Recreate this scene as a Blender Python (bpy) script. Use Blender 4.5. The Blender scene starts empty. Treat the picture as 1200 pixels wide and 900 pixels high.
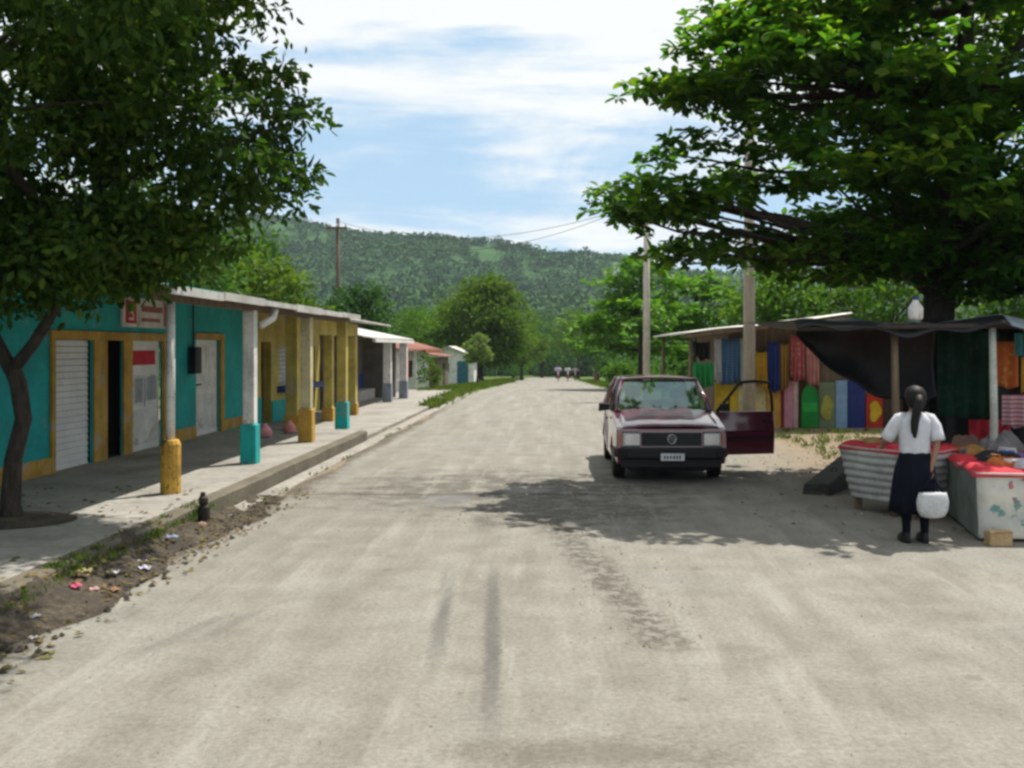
import bpy, bmesh, math, random
import numpy as np
from mathutils import Vector, Matrix
random.seed(7)
RNG = np.random.default_rng(11)
scene = bpy.context.scene
COL = scene.collection
R = math.radians

# ------------------------------------------------------------------ objects
ORG = {}

def link(o, parent=None, org=(0, 0, 0)):
    COL.objects.link(o)
    if parent is not None:
        o.parent = parent
        ORG[o] = ORG[parent]
    else:
        ORG[o] = Vector(org)
    return o

def tag(o, label=None, cat=None, group=None, kind=None):
    if label: o['label'] = label
    if cat: o['category'] = cat
    if group: o['group'] = group
    if kind: o['kind'] = kind
    return o

def thing(name, label, cat, loc=(0, 0, 0), group=None):
    o = bpy.data.objects.new(name, None)
    o.empty_display_size = 0.2
    link(o, None, loc)
    o.location = loc
    return tag(o, label, cat, group)

def copy_tree(o, loc=None, parent=None, rz=None):
    c = o.copy(); COL.objects.link(c)
    if parent is not None: c.parent = parent
    if loc is not None: c.location = loc
    if rz is not None: c.rotation_euler = (0, 0, rz)
    for ch in list(o.children): copy_tree(ch, None, c)
    return c

def zt(y):
    """ground level along the street: level, then gently downhill"""
    if y < 35: return 0.0
    if y < 50: return -0.026 * (y - 35) ** 2 / 30
    if y < 210: return -0.195 - 0.026 * (y - 50)
    return -4.355

class MB:
    def __init__(s): s.v = []; s.f = []
    def add(s, vs, fs):
        n = len(s.v); s.v += [tuple(p) for p in vs]; s.f += [tuple(i + n for i in f) for f in fs]; return s
    def box(s, x0, x1, y0, y1, z0, z1):
        return s.add([(x0,y0,z0),(x1,y0,z0),(x1,y1,z0),(x0,y1,z0),(x0,y0,z1),(x1,y0,z1),(x1,y1,z1),(x0,y1,z1)],
                     [(3,2,1,0),(4,5,6,7),(0,1,5,4),(1,2,6,5),(2,3,7,6),(3,0,4,7)])
    def hexa(s, b, t):
        return s.add(list(b) + list(t), [(3,2,1,0),(4,5,6,7),(0,1,5,4),(1,2,6,5),(2,3,7,6),(3,0,4,7)])
    def prism(s, poly, axis, a, b):
        n = len(poly)
        def P(u, w, k):
            return (k, u, w) if axis == 'x' else ((u, k, w) if axis == 'y' else (u, w, k))
        vs = [P(u, w, a) for u, w in poly] + [P(u, w, b) for u, w in poly]
        fs = [tuple(range(n - 1, -1, -1)), tuple(range(n, 2 * n))]
        fs += [(i, (i + 1) % n, n + (i + 1) % n, n + i) for i in range(n)]
        return s.add(vs, fs)
    def tube(s, pts, rad, seg=8, cap=True):
        pts = [Vector(p) for p in pts]
        if not isinstance(rad, (list, tuple)): rad = [rad] * len(pts)
        vs = []; fs = []
        up = None
        for i, p in enumerate(pts):
            d = (pts[min(i + 1, len(pts) - 1)] - pts[max(i - 1, 0)])
            if d.length < 1e-9: d = Vector((0, 0, 1))
            d.normalize()
            if up is None:
                up = Vector((0, 1, 0)) if abs(d.y) < 0.9 else Vector((1, 0, 0))
            a = d.cross(up)
            if a.length < 1e-6: a = d.cross(Vector((1, 0, 0.3)))
            a.normalize(); b = d.cross(a); up = a.cross(d)
            for k in range(seg):
                t = 2 * math.pi * k / seg
                vs.append(p + (a * math.cos(t) + b * math.sin(t)) * rad[i])
        for i in range(len(pts) - 1):
            for k in range(seg):
                fs.append((i*seg+k, i*seg+(k+1)%seg, (i+1)*seg+(k+1)%seg, (i+1)*seg+k))
        if cap:
            fs.append(tuple(range(seg - 1, -1, -1))); fs.append(tuple((len(pts)-1)*seg + k for k in range(seg)))
        return s.add(vs, fs)
    def loft(s, rings, cap=True):
        """rings of equal length, closed"""
        m = len(rings[0]); vs = [p for r in rings for p in r]; fs = []
        for i in range(len(rings) - 1):
            for k in range(m):
                fs.append((i*m+k, i*m+(k+1)%m, (i+1)*m+(k+1)%m, (i+1)*m+k))
        if cap:
            fs.append(tuple(range(m - 1, -1, -1))); fs.append(tuple((len(rings)-1)*m + k for k in range(m)))
        return s.add(vs, fs)
    def ell(s, specs, seg=16, cap=True):
        """stack of horizontal ellipses (cx,cy,z,rx,ry)"""
        return s.loft([[(cx + rx*math.cos(2*math.pi*k/seg), cy + ry*math.sin(2*math.pi*k/seg), z) for k in range(seg)]
                       for cx, cy, z, rx, ry in specs], cap)
    def disc(s, c, axis, r, t, seg=20):
        d = {'x': (t, 0, 0), 'y': (0, t, 0), 'z': (0, 0, t)}[axis]
        c = Vector(c); d = Vector(d)
        return s.tube([c - d * .5, c + d * .5], r, seg)
    def ring(s, c, axis, R0, r, seg=24, sub=8):
        vs = []; fs = []
        for i in range(seg):
            a = 2*math.pi*i/seg
            for k in range(sub):
                b = 2*math.pi*k/sub
                q = (R0 + r*math.cos(b)); h = r*math.sin(b)
                u, w = q*math.cos(a), q*math.sin(a)
                p = (h, u, w) if axis == 'x' else ((u, h, w) if axis == 'y' else (u, w, h))
                vs.append(Vector(c) + Vector(p))
        for i in range(seg):
            for k in range(sub):
                fs.append((i*sub+k, ((i+1)%seg)*sub+k, ((i+1)%seg)*sub+(k+1)%sub, i*sub+(k+1)%sub))
        return s.add(vs, fs)
    def grid(s, fn, nu, nv):
        vs = [fn(i / nu, j / nv) for j in range(nv + 1) for i in range(nu + 1)]
        fs = [(j*(nu+1)+i, j*(nu+1)+i+1, (j+1)*(nu+1)+i+1, (j+1)*(nu+1)+i) for j in range(nv) for i in range(nu)]
        return s.add(vs, fs)
    def xf(s, fn): s.v = [tuple(fn(Vector(p))) for p in s.v]; return s
    def build(s, name, mat, parent=None, smooth=False, bevel=0, solid=0, org=None, sub=0):
        o_org = ORG[parent] if parent is not None else Vector(org or (0, 0, 0))
        me = bpy.data.meshes.new(name)
        me.from_pydata([(p[0]-o_org.x, p[1]-o_org.y, p[2]-o_org.z) for p in s.v], [], s.f)
        bm = bmesh.new(); bm.from_mesh(me); bmesh.ops.recalc_face_normals(bm, faces=bm.faces); bm.to_mesh(me); bm.free()
        if smooth: me.polygons.foreach_set('use_smooth', [True] * len(me.polygons))
        me.materials.append(mat)
        o = bpy.data.objects.new(name, me)
        link(o, parent, o_org)
        if parent is None: o.location = o_org
        if solid:
            m = o.modifiers.new('thick', 'SOLIDIFY'); m.thickness = solid; m.offset = 0
        if bevel:
            m = o.modifiers.new('bevel', 'BEVEL'); m.width = bevel; m.segments = 2; m.limit_method = 'ANGLE'; m.angle_limit = R(40)
        if sub:
            m = o.modifiers.new('sub', 'SUBSURF'); m.levels = sub; m.render_levels = sub
        return o

# ------------------------------------------------------------------ materials
class NT:
    def __init__(s, mat): s.nt = mat.node_tree; s.n = s.nt.nodes; s.l = s.nt.links
    def new(s, t, **kw):
        n = s.n.new(t)
        for k, v in kw.items(): setattr(n, k, v)
        return n
    def put(s, sock, v):
        if isinstance(v, bpy.types.NodeSocket): s.l.new(v, sock)
        elif v is not None:
            if isinstance(v, (tuple, list)) and len(v) == 3 and sock.type == 'RGBA': v = (*v, 1)
            sock.default_value = v
    def m(s, op, a, b=None, c=None, clamp=False):
        n = s.new('ShaderNodeMath', operation=op, use_clamp=clamp)
        s.put(n.inputs[0], a); s.put(n.inputs[1], b); s.put(n.inputs[2], c)
        return n.outputs[0]
    def mix(s, f, a, b, mode='MIX'):
        n = s.new('ShaderNodeMix', data_type='RGBA', blend_type=mode)
        s.put(n.inputs[0], f); s.put(n.inputs[6], a); s.put(n.inputs[7], b)
        return n.outputs[2]
    def noise(s, vec, scale, detail=4, rough=.55, dist=0):
        n = s.new('ShaderNodeTexNoise'); s.put(n.inputs['Vector'], vec)
        n.inputs['Scale'].default_value = scale; n.inputs['Detail'].default_value = detail
        n.inputs['Roughness'].default_value = rough; n.inputs['Distortion'].default_value = dist
        return n.outputs['Fac']
    def ramp(s, f, stops):
        n = s.new('ShaderNodeValToRGB'); s.put(n.inputs[0], f)
        e = n.color_ramp.elements
        while len(e) < len(stops): e.new(0.5)
        for el, (p, c) in zip(e, stops):
            el.position = p; el.color = (*c, 1) if not isinstance(c, (int, float)) else (c, c, c, 1)
        return n.outputs[0]
    def step(s, f, lo, hi):
        n = s.new('ShaderNodeMapRange', interpolation_type='SMOOTHSTEP'); s.put(n.inputs[0], f)
        n.inputs[1].default_value = lo; n.inputs[2].default_value = hi
        return n.outputs[0]
    def coord(s, scale=(1, 1, 1)):
        c = s.new('ShaderNodeTexCoord')
        if scale == (1, 1, 1): return c.outputs['Object']
        mp = s.new('ShaderNodeMapping'); s.l.new(c.outputs['Object'], mp.inputs['Vector'])
        mp.inputs['Scale'].default_value = scale
        return mp.outputs[0]
    def bump(s, h, strength=.3, dist=.02):
        b = s.new('ShaderNodeBump'); s.put(b.inputs['Height'], h)
        b.inputs['Strength'].default_value = strength; b.inputs['Distance'].default_value = dist
        return b.outputs[0]

def base_mat(name):
    m = bpy.data.materials.new(name); m.use_nodes = True
    return m, NT(m), m.node_tree.nodes['Principled BSDF']

def worn(name, col, rough=.7, var=.25, scale=3.0, dirt=(.12, .10, .075), dirt_amt=.35, bump=.25, bscale=40, metal=0, spec=.3, stretch=(1,1,1), fine=.12, peel=0, peel_col=(.34,.31,.26)):
    """painted / mineral surface with patchy wear, grime blotches and a grain"""
    m, t, p = base_mat(name)
    c = t.coord(stretch)
    a = t.noise(c, scale, 5)
    b = t.noise(c, scale * 6, 4)
    k = t.mix(t.step(a, .3, .7), tuple(x * (1 - var) for x in col), tuple(min(1, x * (1 + var * .5)) for x in col))
    k = t.mix(t.m('MULTIPLY', t.step(b, .5, .75), dirt_amt), k, dirt)
    if peel:
        pn = t.m('ADD', t.m('MULTIPLY', t.noise(c, 2.3, 8, .68), .8), t.m('MULTIPLY', t.noise(c, 14, 4, .7), .2))
        k = t.mix(t.m('MULTIPLY', t.step(pn, .60 - peel * .05, .625 - peel * .05), .75), k, peel_col)
        mp_ = t.new('ShaderNodeMapping'); t.l.new(c, mp_.inputs['Vector']); mp_.inputs['Scale'].default_value = (5, 5, .5)
        sn = t.noise(mp_.outputs[0], 1.7, 6, .65)
        k = t.mix(t.m('MULTIPLY', t.step(sn, .52, .72), .35), k, dirt)
    g = t.noise(c, bscale, 3)
    k = t.mix(fine, k, t.ramp(g, [(.3, 0.0), (.7, 1.0)]), 'OVERLAY')
    t.put(p.inputs['Base Color'], k)
    p.inputs['Roughness'].default_value = rough; p.inputs['Metallic'].default_value = metal
    p.inputs['Specular IOR Level'].default_value = spec
    if bump: t.put(p.inputs['Normal'], t.bump(g, bump, .01))
    return m

def plain(name, col, rough=.5, metal=0, spec=.5, emit=None):
    m, t, p = base_mat(name)
    c = t.coord(); a = t.noise(c, 9, 4)
    t.put(p.inputs['Base Color'], t.mix(t.step(a, .3, .7), tuple(x*.85 for x in col), tuple(min(1, x*1.08) for x in col)))
    p.inputs['Roughness'].default_value = rough; p.inputs['Metallic'].default_value = metal
    p.inputs['Specular IOR Level'].default_value = spec
    return m

def leaf_mat(name, cols, trans=.35, rough=.5, tcol=None, spec=.12):
    m, t, p = base_mat(name)
    g = t.new('ShaderNodeNewGeometry')
    c = t.noise(t.coord(), .45, 2)
    f = t.m('ADD', t.m('MULTIPLY', g.outputs['Random Per Island'], .65), t.m('MULTIPLY', t.m('SUBTRACT', c, .3), .8), clamp=True)
    n = len(cols)
    k = t.ramp(f, [(i / (n - 1), cc) for i, cc in enumerate(cols)])
    t.put(p.inputs['Base Color'], k); p.inputs['Roughness'].default_value = rough; p.inputs['Specular IOR Level'].default_value = spec
    tr = t.new('ShaderNodeBsdfTranslucent')
    t.put(tr.inputs['Color'], t.mix(1.0, k, tcol or (1.25, 1.5, .5), 'MULTIPLY'))
    mx = t.new('ShaderNodeMixShader'); mx.inputs[0].default_value = trans
    t.l.new(p.outputs[0], mx.inputs[1]); t.l.new(tr.outputs[0], mx.inputs[2])
    t.l.new(mx.outputs[0], m.node_tree.nodes['Material Output'].inputs['Surface'])
    return m

def glass_mat(name, tint=(.75, .85, .82), alpha=.25):
    m, t, p = base_mat(name)
    p.inputs['Base Color'].default_value = (.03, .04, .04, 1); p.inputs['Roughness'].default_value = .04
    tr = t.new('ShaderNodeBsdfTransparent'); tr.inputs['Color'].default_value = (*tint, 1)
    gl = t.new('ShaderNodeBsdfGlossy'); gl.inputs['Roughness'].default_value = .04
    fr = t.new('ShaderNodeFresnel'); fr.inputs['IOR'].default_value = 1.5
    mx = t.new('ShaderNodeMixShader'); t.l.new(t.m('ADD', t.m('MULTIPLY', fr.outputs[0], .7), .0, clamp=True), mx.inputs[0])
    t.l.new(tr.outputs[0], mx.inputs[1]); t.l.new(gl.outputs[0], mx.inputs[2])
    t.l.new(mx.outputs[0], m.node_tree.nodes['Material Output'].inputs['Surface'])
    return m

M = {}
M['turq'] = worn('turquoise_paint', (.011, .33, .315), .75, .2, 1.6, dirt=(.05,.13,.12), dirt_amt=.4, peel=.7, peel_col=(.12,.30,.28))
M['ochre'] = worn('ochre_paint', (.45, .265, .045), .75, .3, 2.5, peel=.8)
M['yellow'] = worn('yellow_paint', (.45, .36, .085), .75, .25, 2.0, peel=.8)
M['cream'] = worn('cream_paint', (.52, .46, .27), .75, .2, 3, peel=.8)
M['white'] = worn('white_paint', (.66, .65, .61), .65, .2, 2.5, dirt_amt=.3, peel=.5)
M['ochre_stain'] = worn('ochre_paint_soot_stained', (.42, .25, .04), .8, .45, 3.5, dirt=(.02,.018,.012), dirt_amt=.95, peel=.9, peel_col=(.05,.045,.03))
M['shutter'] = worn('white_shutter_paint', (.70, .69, .66), .55, .12, 2.0, dirt=(.35,.33,.3), dirt_amt=.25)
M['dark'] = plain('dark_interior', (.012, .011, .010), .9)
M['grey_wall'] = worn('grey_block_wall', (.16, .145, .13), .85, .3, 2.5)
M['blue'] = worn('navy_paint', (.03, .06, .22), .6, .25, 2.5)
M['zinc'] = worn('weathered_zinc', (.50, .48, .45), .5, .25, 1.2, dirt=(.22,.13,.08), dirt_amt=.5, metal=.25, spec=.4, stretch=(1,1,1))
M['rust_roof'] = worn('rusty_red_roof', (.21, .075, .05), .7, .3, 1.5)
M['rust_roof2'] = worn('red_oxide_roof', (.27, .08, .04), .7, .3, 1.5)
M['wood'] = worn('weathered_wood', (.16, .115, .075), .85, .35, 2, stretch=(6, 6, .8))
M['pole'] = worn('pole_concrete', (.36, .32, .26), .85, .25, 2, stretch=(3, 3, .6))
M['pole_wood'] = worn('pole_dark_wood', (.11, .08, .06), .85, .3, 2, stretch=(6, 6, .6))
M['bark'] = worn('tree_bark', (.04, .032, .025), .95, .5, 4, stretch=(4, 4, 1), bump=.9, bscale=14)
M['bark2'] = worn('pale_bark', (.15, .12, .09), .95, .5, 3, stretch=(4, 4, 1), bump=.8, bscale=14)
M['iron'] = worn('rusted_iron', (.03, .026, .022), .6, .4, 9, dirt=(.09,.04,.02), dirt_amt=.5, metal=.2)
M['rubber'] = plain('black_rubber', (.018, .018, .018), .85, spec=.2)
M['plastic_black'] = plain('black_plastic', (.012, .012, .013), .55, spec=.3)
M['chrome'] = plain('dull_chrome', (.6, .6, .6), .25, metal=1)
M['skin'] = plain('brown_skin', (.27, .14, .085), .55)
M['hair'] = plain('black_hair', (.008, .007, .006), .6, spec=.25)
M['tarp'] = worn('black_plastic_tarp', (.009, .009, .010), .5, .3, 3, dirt=(.03,.03,.03), dirt_amt=.4, bump=.3, bscale=12, spec=.25)
M['tarp_grey'] = worn('grey_blue_tarp', (.20, .24, .27), .45, .25, 2.2, bump=.3, bscale=10)
M['green_cloth'] = worn('dark_green_cloth', (.012, .05, .032), .9, .3, 2)
M['red_cloth'] = worn('red_cloth', (.50, .03, .045), .85, .25, 4, dirt_amt=.1)
M['navy_cloth'] = plain('navy_cloth', (.007, .008, .016), .9, spec=.1)
M['white_cloth'] = plain('white_cotton', (.56, .575, .62), .9, spec=.1)

def sock(name, col): 
    if name not in M: M[name] = worn(name, col, .8, .2, 5, dirt_amt=.15)
    return M[name]

# ------------------------------------------------------------------ camera, light, sky
F = 1150.0; HC = 1.9
cam = bpy.data.cameras.new('camera'); co = bpy.data.objects.new('camera', cam); COL.objects.link(co)
co.location = (0, 0, HC); co.rotation_euler = (R(90), 0, 0)
cam.sensor_width = 36; cam.lens = F / 1200 * 36; cam.shift_x = -50 / 1200; cam.shift_y = -42 / 1200
cam.clip_end = 6000; cam.clip_start = .05
scene.camera = co
SUN = Vector((.34, .34, 1)).normalized()
EL = math.asin(SUN.z); AZ = math.atan2(SUN.x, SUN.y)
sl = bpy.data.lights.new('sun', 'SUN'); sl.energy = 4.9; sl.angle = R(.53); sl.color = (1, .945, .86)
so = bpy.data.objects.new('sun', sl); COL.objects.link(so); so.rotation_euler = SUN.to_track_quat('Z', 'Y').to_euler()
so.location = (20, 20, 60)

w = bpy.data.worlds.new('World'); scene.world = w; w.use_nodes = True
t = NT(w); bg = t.n['Background']
sky = t.new('ShaderNodeTexSky'); sky.sky_type = 'NISHITA'; sky.sun_disc = False
sky.sun_elevation = EL; sky.sun_rotation = AZ; sky.air_density = 1.0; sky.dust_density = 1.2; sky.ozone_density = 1.2
tc = t.new('ShaderNodeTexCoord')
sep = t.new('ShaderNodeSeparateXYZ'); t.l.new(tc.outputs['Generated'], sep.inputs[0])
mp = t.new('ShaderNodeMapping'); t.l.new(tc.outputs['Generated'], mp.inputs['Vector']); mp.inputs['Scale'].default_value = (1.0, 1.0, 5.0)
mp.inputs['Location'].default_value = (.28, .1, .33)
n1 = t.noise(mp.outputs[0], 1.9, 8, .55, .6)
n2 = t.noise(mp.outputs[0], 6.5, 6, .6, .2)
hgt = t.step(sep.outputs[2], .16, .36)
f = t.m('ADD', t.m('MULTIPLY', n1, .75), t.m('MULTIPLY', n2, .25))
f = t.m('ADD', f, t.m('MULTIPLY', hgt, .115))
cl = t.step(f, .475, .60)
low = t.step(sep.outputs[2], .02, .16)
skyc = t.mix(.88, sky.outputs[0], (6.2, 9.3, 12.6))
skyc = t.mix(t.m('SUBTRACT', .35, t.m('MULTIPLY', low, .35)), skyc, (10.0, 11.6, 12.8))
cc = t.mix(t.m('MULTIPLY', cl, .93), skyc, (13.4, 13.4, 13.2))
t.put(bg.inputs['Color'], cc); bg.inputs['Strength'].default_value = .052

vs = scene.view_settings
scene.display_settings.display_device = 'sRGB'
vs.view_transform = 'Standard'; vs.look = 'None'; vs.exposure = .55; vs.gamma = 1; vs.use_curve_mapping = False
cy = scene.cycles
cy.use_denoising = True; cy.denoiser = 'OPENIMAGEDENOISE'; cy.max_bounces = 7; cy.transparent_max_bounces = 12
cy.diffuse_bounces = 4; cy.sample_clamp_indirect = 6; cy.filter_width = 2.8
cy.volume_bounces = 0

# ------------------------------------------------------------------ ground, road, pavement
def strip(name, ys, left, right, dz, mat, nx=2, rough=0):
    """sheet following the ground profile; left/right are functions of y"""
    b = MB(); vsx = []; fs = []
    for y in ys:
        l, r = left(y), right(y)
        for i in range(nx + 1):
            vsx.append((l + (r - l) * i / nx, y, zt(y) + dz + (random.uniform(-rough, rough) if rough else 0)))
    m_ = nx + 1
    for j in range(len(ys) - 1):
        for i in range(nx): fs.append((j*m_+i, j*m_+i+1, (j+1)*m_+i+1, (j+1)*m_+i))
    b.add(vsx, fs)
    o = b.build(name, mat, None, True); o['kind'] = 'structure'
    return o

def ground_mat():
    m, t, p = base_mat('dirt_and_grass')
    c = t.coord(); sp = t.new('ShaderNodeSeparateXYZ'); t.l.new(c, sp.inputs[0])
    a = t.noise(c, .55, 6, .6); b = t.noise(c, 7, 5); d = t.noise(c, 45, 3)
    dirt = t.ramp(t.m('ADD', t.m('MULTIPLY', b, .6), t.m('MULTIPLY', d, .4)), [(.3, (.12,.09,.06)), (.55, (.23,.18,.125)), (.75, (.31,.26,.19))])
    grass = t.ramp(b, [(.3, (.035,.07,.015)), (.7, (.10,.15,.03))])
    far = t.step(sp.outputs[1], 24, 48)
    g = t.step(t.m('ADD', a, t.m('MULTIPLY', far, .45)), .60, .72)
    t.put(p.inputs['Base Color'], t.mix(g, dirt, grass)); p.inputs['Roughness'].default_value = .95
    p.inputs['Specular IOR Level'].default_value = .15
    t.put(p.inputs['Normal'], t.bump(t.m('ADD', b, t.m('MULTIPLY', d, .4)), .6, .03))
    return m
ys = [-60, -20, 0] + [i * 2.5 for i in range(1, 84)] + [230, 300, 450, 700, 1100, 1390]
g_ = strip('ground', ys, lambda y: -1300, lambda y: 1300, -.012, ground_mat(), 60)

def road_mat():
    m, t, p = base_mat('dusty_worn_road')
    c = t.coord(); sp = t.new('ShaderNodeSeparateXYZ'); t.l.new(c, sp.inputs[0])
    X, Y = sp.outputs[0], sp.outputs[1]
    big = t.noise(c, .35, 5, .6); mid = t.noise(c, 2.2, 6, .62); fin = t.noise(c, 28, 4, .7); grit = t.noise(c, 95, 2, .7)
    st = t.new('ShaderNodeMapping'); t.l.new(c, st.inputs['Vector']); st.inputs['Scale'].default_value = (1.6, .14, 1)
    streak = t.noise(st.outputs[0], 1.6, 5, .6)
    k = t.ramp(t.m('ADD', t.m('MULTIPLY', mid, .5), t.m('MULTIPLY', streak, .5)), [(.34, (.148,.138,.117)), (.50, (.198,.187,.160)), (.64, (.242,.231,.201))])
    k = t.mix(t.m('MULTIPLY', t.step(big, .52, .68), .5), k, (.205, .20, .182))
    k = t.mix(.36, k, t.ramp(fin, [(.28, .12), (.5, .5), (.72, .85)]), 'OVERLAY')
    k = t.mix(.16, k, t.ramp(grit, [(.3, .2), (.7, .8)]), 'OVERLAY')
    wob = t.m('MULTIPLY', t.m('SUBTRACT', mid, .5), 1.0)
    wf = t.m('MULTIPLY', t.m('SUBTRACT', fin, .5), .8)
    def seg(x0, y0, x1, y1, wd, wob_amt, soft=.3):
        tt = t.m('DIVIDE', t.m('SUBTRACT', Y, y0), y1 - y0)
        xc = t.m('ADD', t.m('MULTIPLY', t.m('MINIMUM', t.m('MAXIMUM', tt, 0), 1), x1 - x0), x0)
        d = t.m('ABSOLUTE', t.m('SUBTRACT', X, t.m('ADD', xc, t.m('MULTIPLY', wob, wob_amt))))
        side = t.m('SUBTRACT', 1, t.step(t.m('ADD', d, t.m('MULTIPLY', wf, wd * 1.2)), wd * .25, wd))
        e = t.m('MULTIPLY', t.step(tt, 0, soft), t.m('SUBTRACT', 1, t.step(tt, 1 - soft, 1)))
        return t.m('MULTIPLY', side, e)
    def ell(x, y, rx, ry, wa, lo=.55):
        dx = t.m('DIVIDE', t.m('SUBTRACT', X, x), rx); dy = t.m('DIVIDE', t.m('SUBTRACT', Y, y), ry)
        q = t.m('SQRT', t.m('ADD', t.m('MULTIPLY', dx, dx), t.m('MULTIPLY', dy, dy)))
        q = t.m('ADD', q, t.m('ADD', t.m('MULTIPLY', wob, wa), t.m('MULTIPLY', wf, wa * .7)))
        return t.m('SUBTRACT', 1, t.step(q, lo, 1))
    tyre = t.m('MAXIMUM', seg(-.70, 5.5, -.93, 8.9, .085, .06, .40), seg(-.29, 4.4, -.56, 9.0, .08, .05, .30))
    tyre = t.m('MAXIMUM', tyre, t.m('MULTIPLY', t.m('MAXIMUM', seg(-2.35, 6.2, -2.1, 7.3, .09, .05), seg(-2.62, 5.9, -2.3, 7.2, .09, .05)), .45))
    k = t.mix(t.m('MULTIPLY', tyre, t.m('ADD', .42, t.m('MULTIPLY', t.step(mid, .35, .65), .25))), k, (.06, .06, .06))
    trail = t.m('MULTIPLY', seg(.80, 6.0, -.12, 11.3, .24, .55, .08), t.step(t.noise(c, 9, 6, .7), .46, .54))
    k = t.mix(t.m('MULTIPLY', trail, .75), k, (.075, .066, .052))
    joint = ell(-.9, 12.75, 3.4, .13, .5, .3)
    k = t.mix(t.m('MULTIPLY', joint, .8), k, (.055, .048, .038))
    damp = t.m('MULTIPLY', t.m('MAXIMUM', ell(-.6, 13.2, 3.2, 2.6, 1.3, .4), ell(.1, 11.6, 1.9, 1.7, 1.3, .4)), t.step(t.noise(c, 3.4, 7, .7), .38, .54))
    k = t.mix(t.m('MULTIPLY', damp, .68), k, (.070, .064, .054))
    pud = t.m('MAXIMUM', ell(-1.35, 12.35, .36, .5, .7, .5), ell(-.35, 13.1, .45, .28, .6, .6))
    k = t.mix(t.m('MULTIPLY', pud, .5), k, (.13, .13, .132))
    old = t.m('MULTIPLY', ell(.2, 4.6, 1.0, .25, 1.2, .2), .5)
    k = t.mix(old, k, (.085, .07, .05))
    cv = t.new('ShaderNodeTexVoronoi', feature='DISTANCE_TO_EDGE'); cvm = t.new('ShaderNodeVectorMath', operation='ADD')
    nz = t.new('ShaderNodeTexNoise'); nz.inputs['Scale'].default_value = 1.6; nz.inputs['Detail'].default_value = 6; t.put(nz.inputs['Vector'], c)
    t.l.new(c, cvm.inputs[0]); t.l.new(nz.outputs['Color'], cvm.inputs[1]); t.l.new(cvm.outputs[0], cv.inputs['Vector']); cv.inputs['Scale'].default_value = .55
    crack = t.m('MULTIPLY', t.m('SUBTRACT', 1, t.step(cv.outputs['Distance'], .0, .012)), t.step(big, .45, .6))
    k = t.mix(t.m('MULTIPLY', crack, .16), k, (.075, .066, .052))
    patch = t.step(t.noise(c, .9, 7, .7), .585, .62)
    k = t.mix(t.m('MULTIPLY', patch, .30), k, (.13, .118, .098))
    blot = t.m('MULTIPLY', t.step(t.noise(c, 4.2, 7, .72), .57, .70), t.step(big, .42, .58))
    k = t.mix(t.m('MULTIPLY', blot, .38), k, (.115, .10, .08))
    pale = t.m('MULTIPLY', t.step(t.noise(st.outputs[0], 3.1, 7, .65), .54, .68), .35)
    k = t.mix(pale, k, (.30, .288, .255))
    s2 = t.new('ShaderNodeMapping'); t.l.new(c, s2.inputs['Vector']); s2.inputs['Scale'].default_value = (2.4, .22, 1); s2.inputs['Rotation'].default_value = (0, 0, .14)
    k = t.mix(t.m('MULTIPLY', t.step(t.noise(s2.outputs[0], 2.2, 6, .62), .55, .72), .34), k, (.135, .122, .10))
    vor = t.new('ShaderNodeTexVoronoi'); t.put(vor.inputs['Vector'], c); vor.inputs['Scale'].default_value = 1.1
    spots = t.m('MULTIPLY', t.m('SUBTRACT', 1, t.step(t.m('ADD', vor.outputs['Distance'], t.m('MULTIPLY', wf, .1)), .03, .085)), .4)
    k = t.mix(spots, k, (.08, .065, .045))
    edge = t.m('SUBTRACT', 1, t.step(t.m('ADD', X, t.m('MULTIPLY', wob, .5)), -3.50, -3.22))
    edge = t.m('MULTIPLY', edge, t.m('SUBTRACT', 1, t.step(Y, 26, 36)))
    k = t.mix(t.m('MULTIPLY', edge, .8), k, t.ramp(fin, [(.3, (.03,.024,.016)), (.7, (.12,.10,.07))]))
    lot = t.step(t.m('ADD', X, t.m('ADD', t.m('MULTIPLY', wob, 1.6), t.m('MULTIPLY', t.m('SUBTRACT', big, .5), 2.5))), 2.9, 4.6)
    lot = t.m('MULTIPLY', lot, t.step(Y, 9, 15))
    k = t.mix(lot, k, t.ramp(t.m('ADD', t.m('MULTIPLY', mid, .5), t.m('MULTIPLY', fin, .5)), [(.3, (.12,.09,.06)), (.55, (.22,.175,.12)), (.75, (.30,.25,.18))]))
    t.put(p.inputs['Base Color'], k)
    t.put(p.inputs['Roughness'], t.m('SUBTRACT', .95, t.m('MULTIPLY', pud, .35)))
    p.inputs['Specular IOR Level'].default_value = .2
    h = t.m('ADD', t.m('MULTIPLY', fin, .5), t.m('MULTIPLY', mid, .7)); h = t.m('ADD', h, t.m('MULTIPLY', grit, .3))
    h = t.m('SUBTRACT', h, t.m('MULTIPLY', t.m('MAXIMUM', trail, joint), .5))
    t.put(p.inputs['Normal'], t.bump(h, .5, .03))
    return m
def rl(y): return -3.55 + .06*math.sin(y*1.7) + .05*math.sin(y*.53) - max(0, y - 60) * .012
def rr(y):
    b = 5.0 if y < 10 else max(2.7, 5.0 - (y - 10) * .055)
    return b + .09*math.sin(y*1.3) + .07*math.sin(y*.41)
ysr = [-30, -10, -3] + [i * .5 for i in range(0, 120)] + [60 + i * 3 for i in range(0, 51)]
strip('road', ysr, rl, rr, 0.0, road_mat(), 12)

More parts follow.
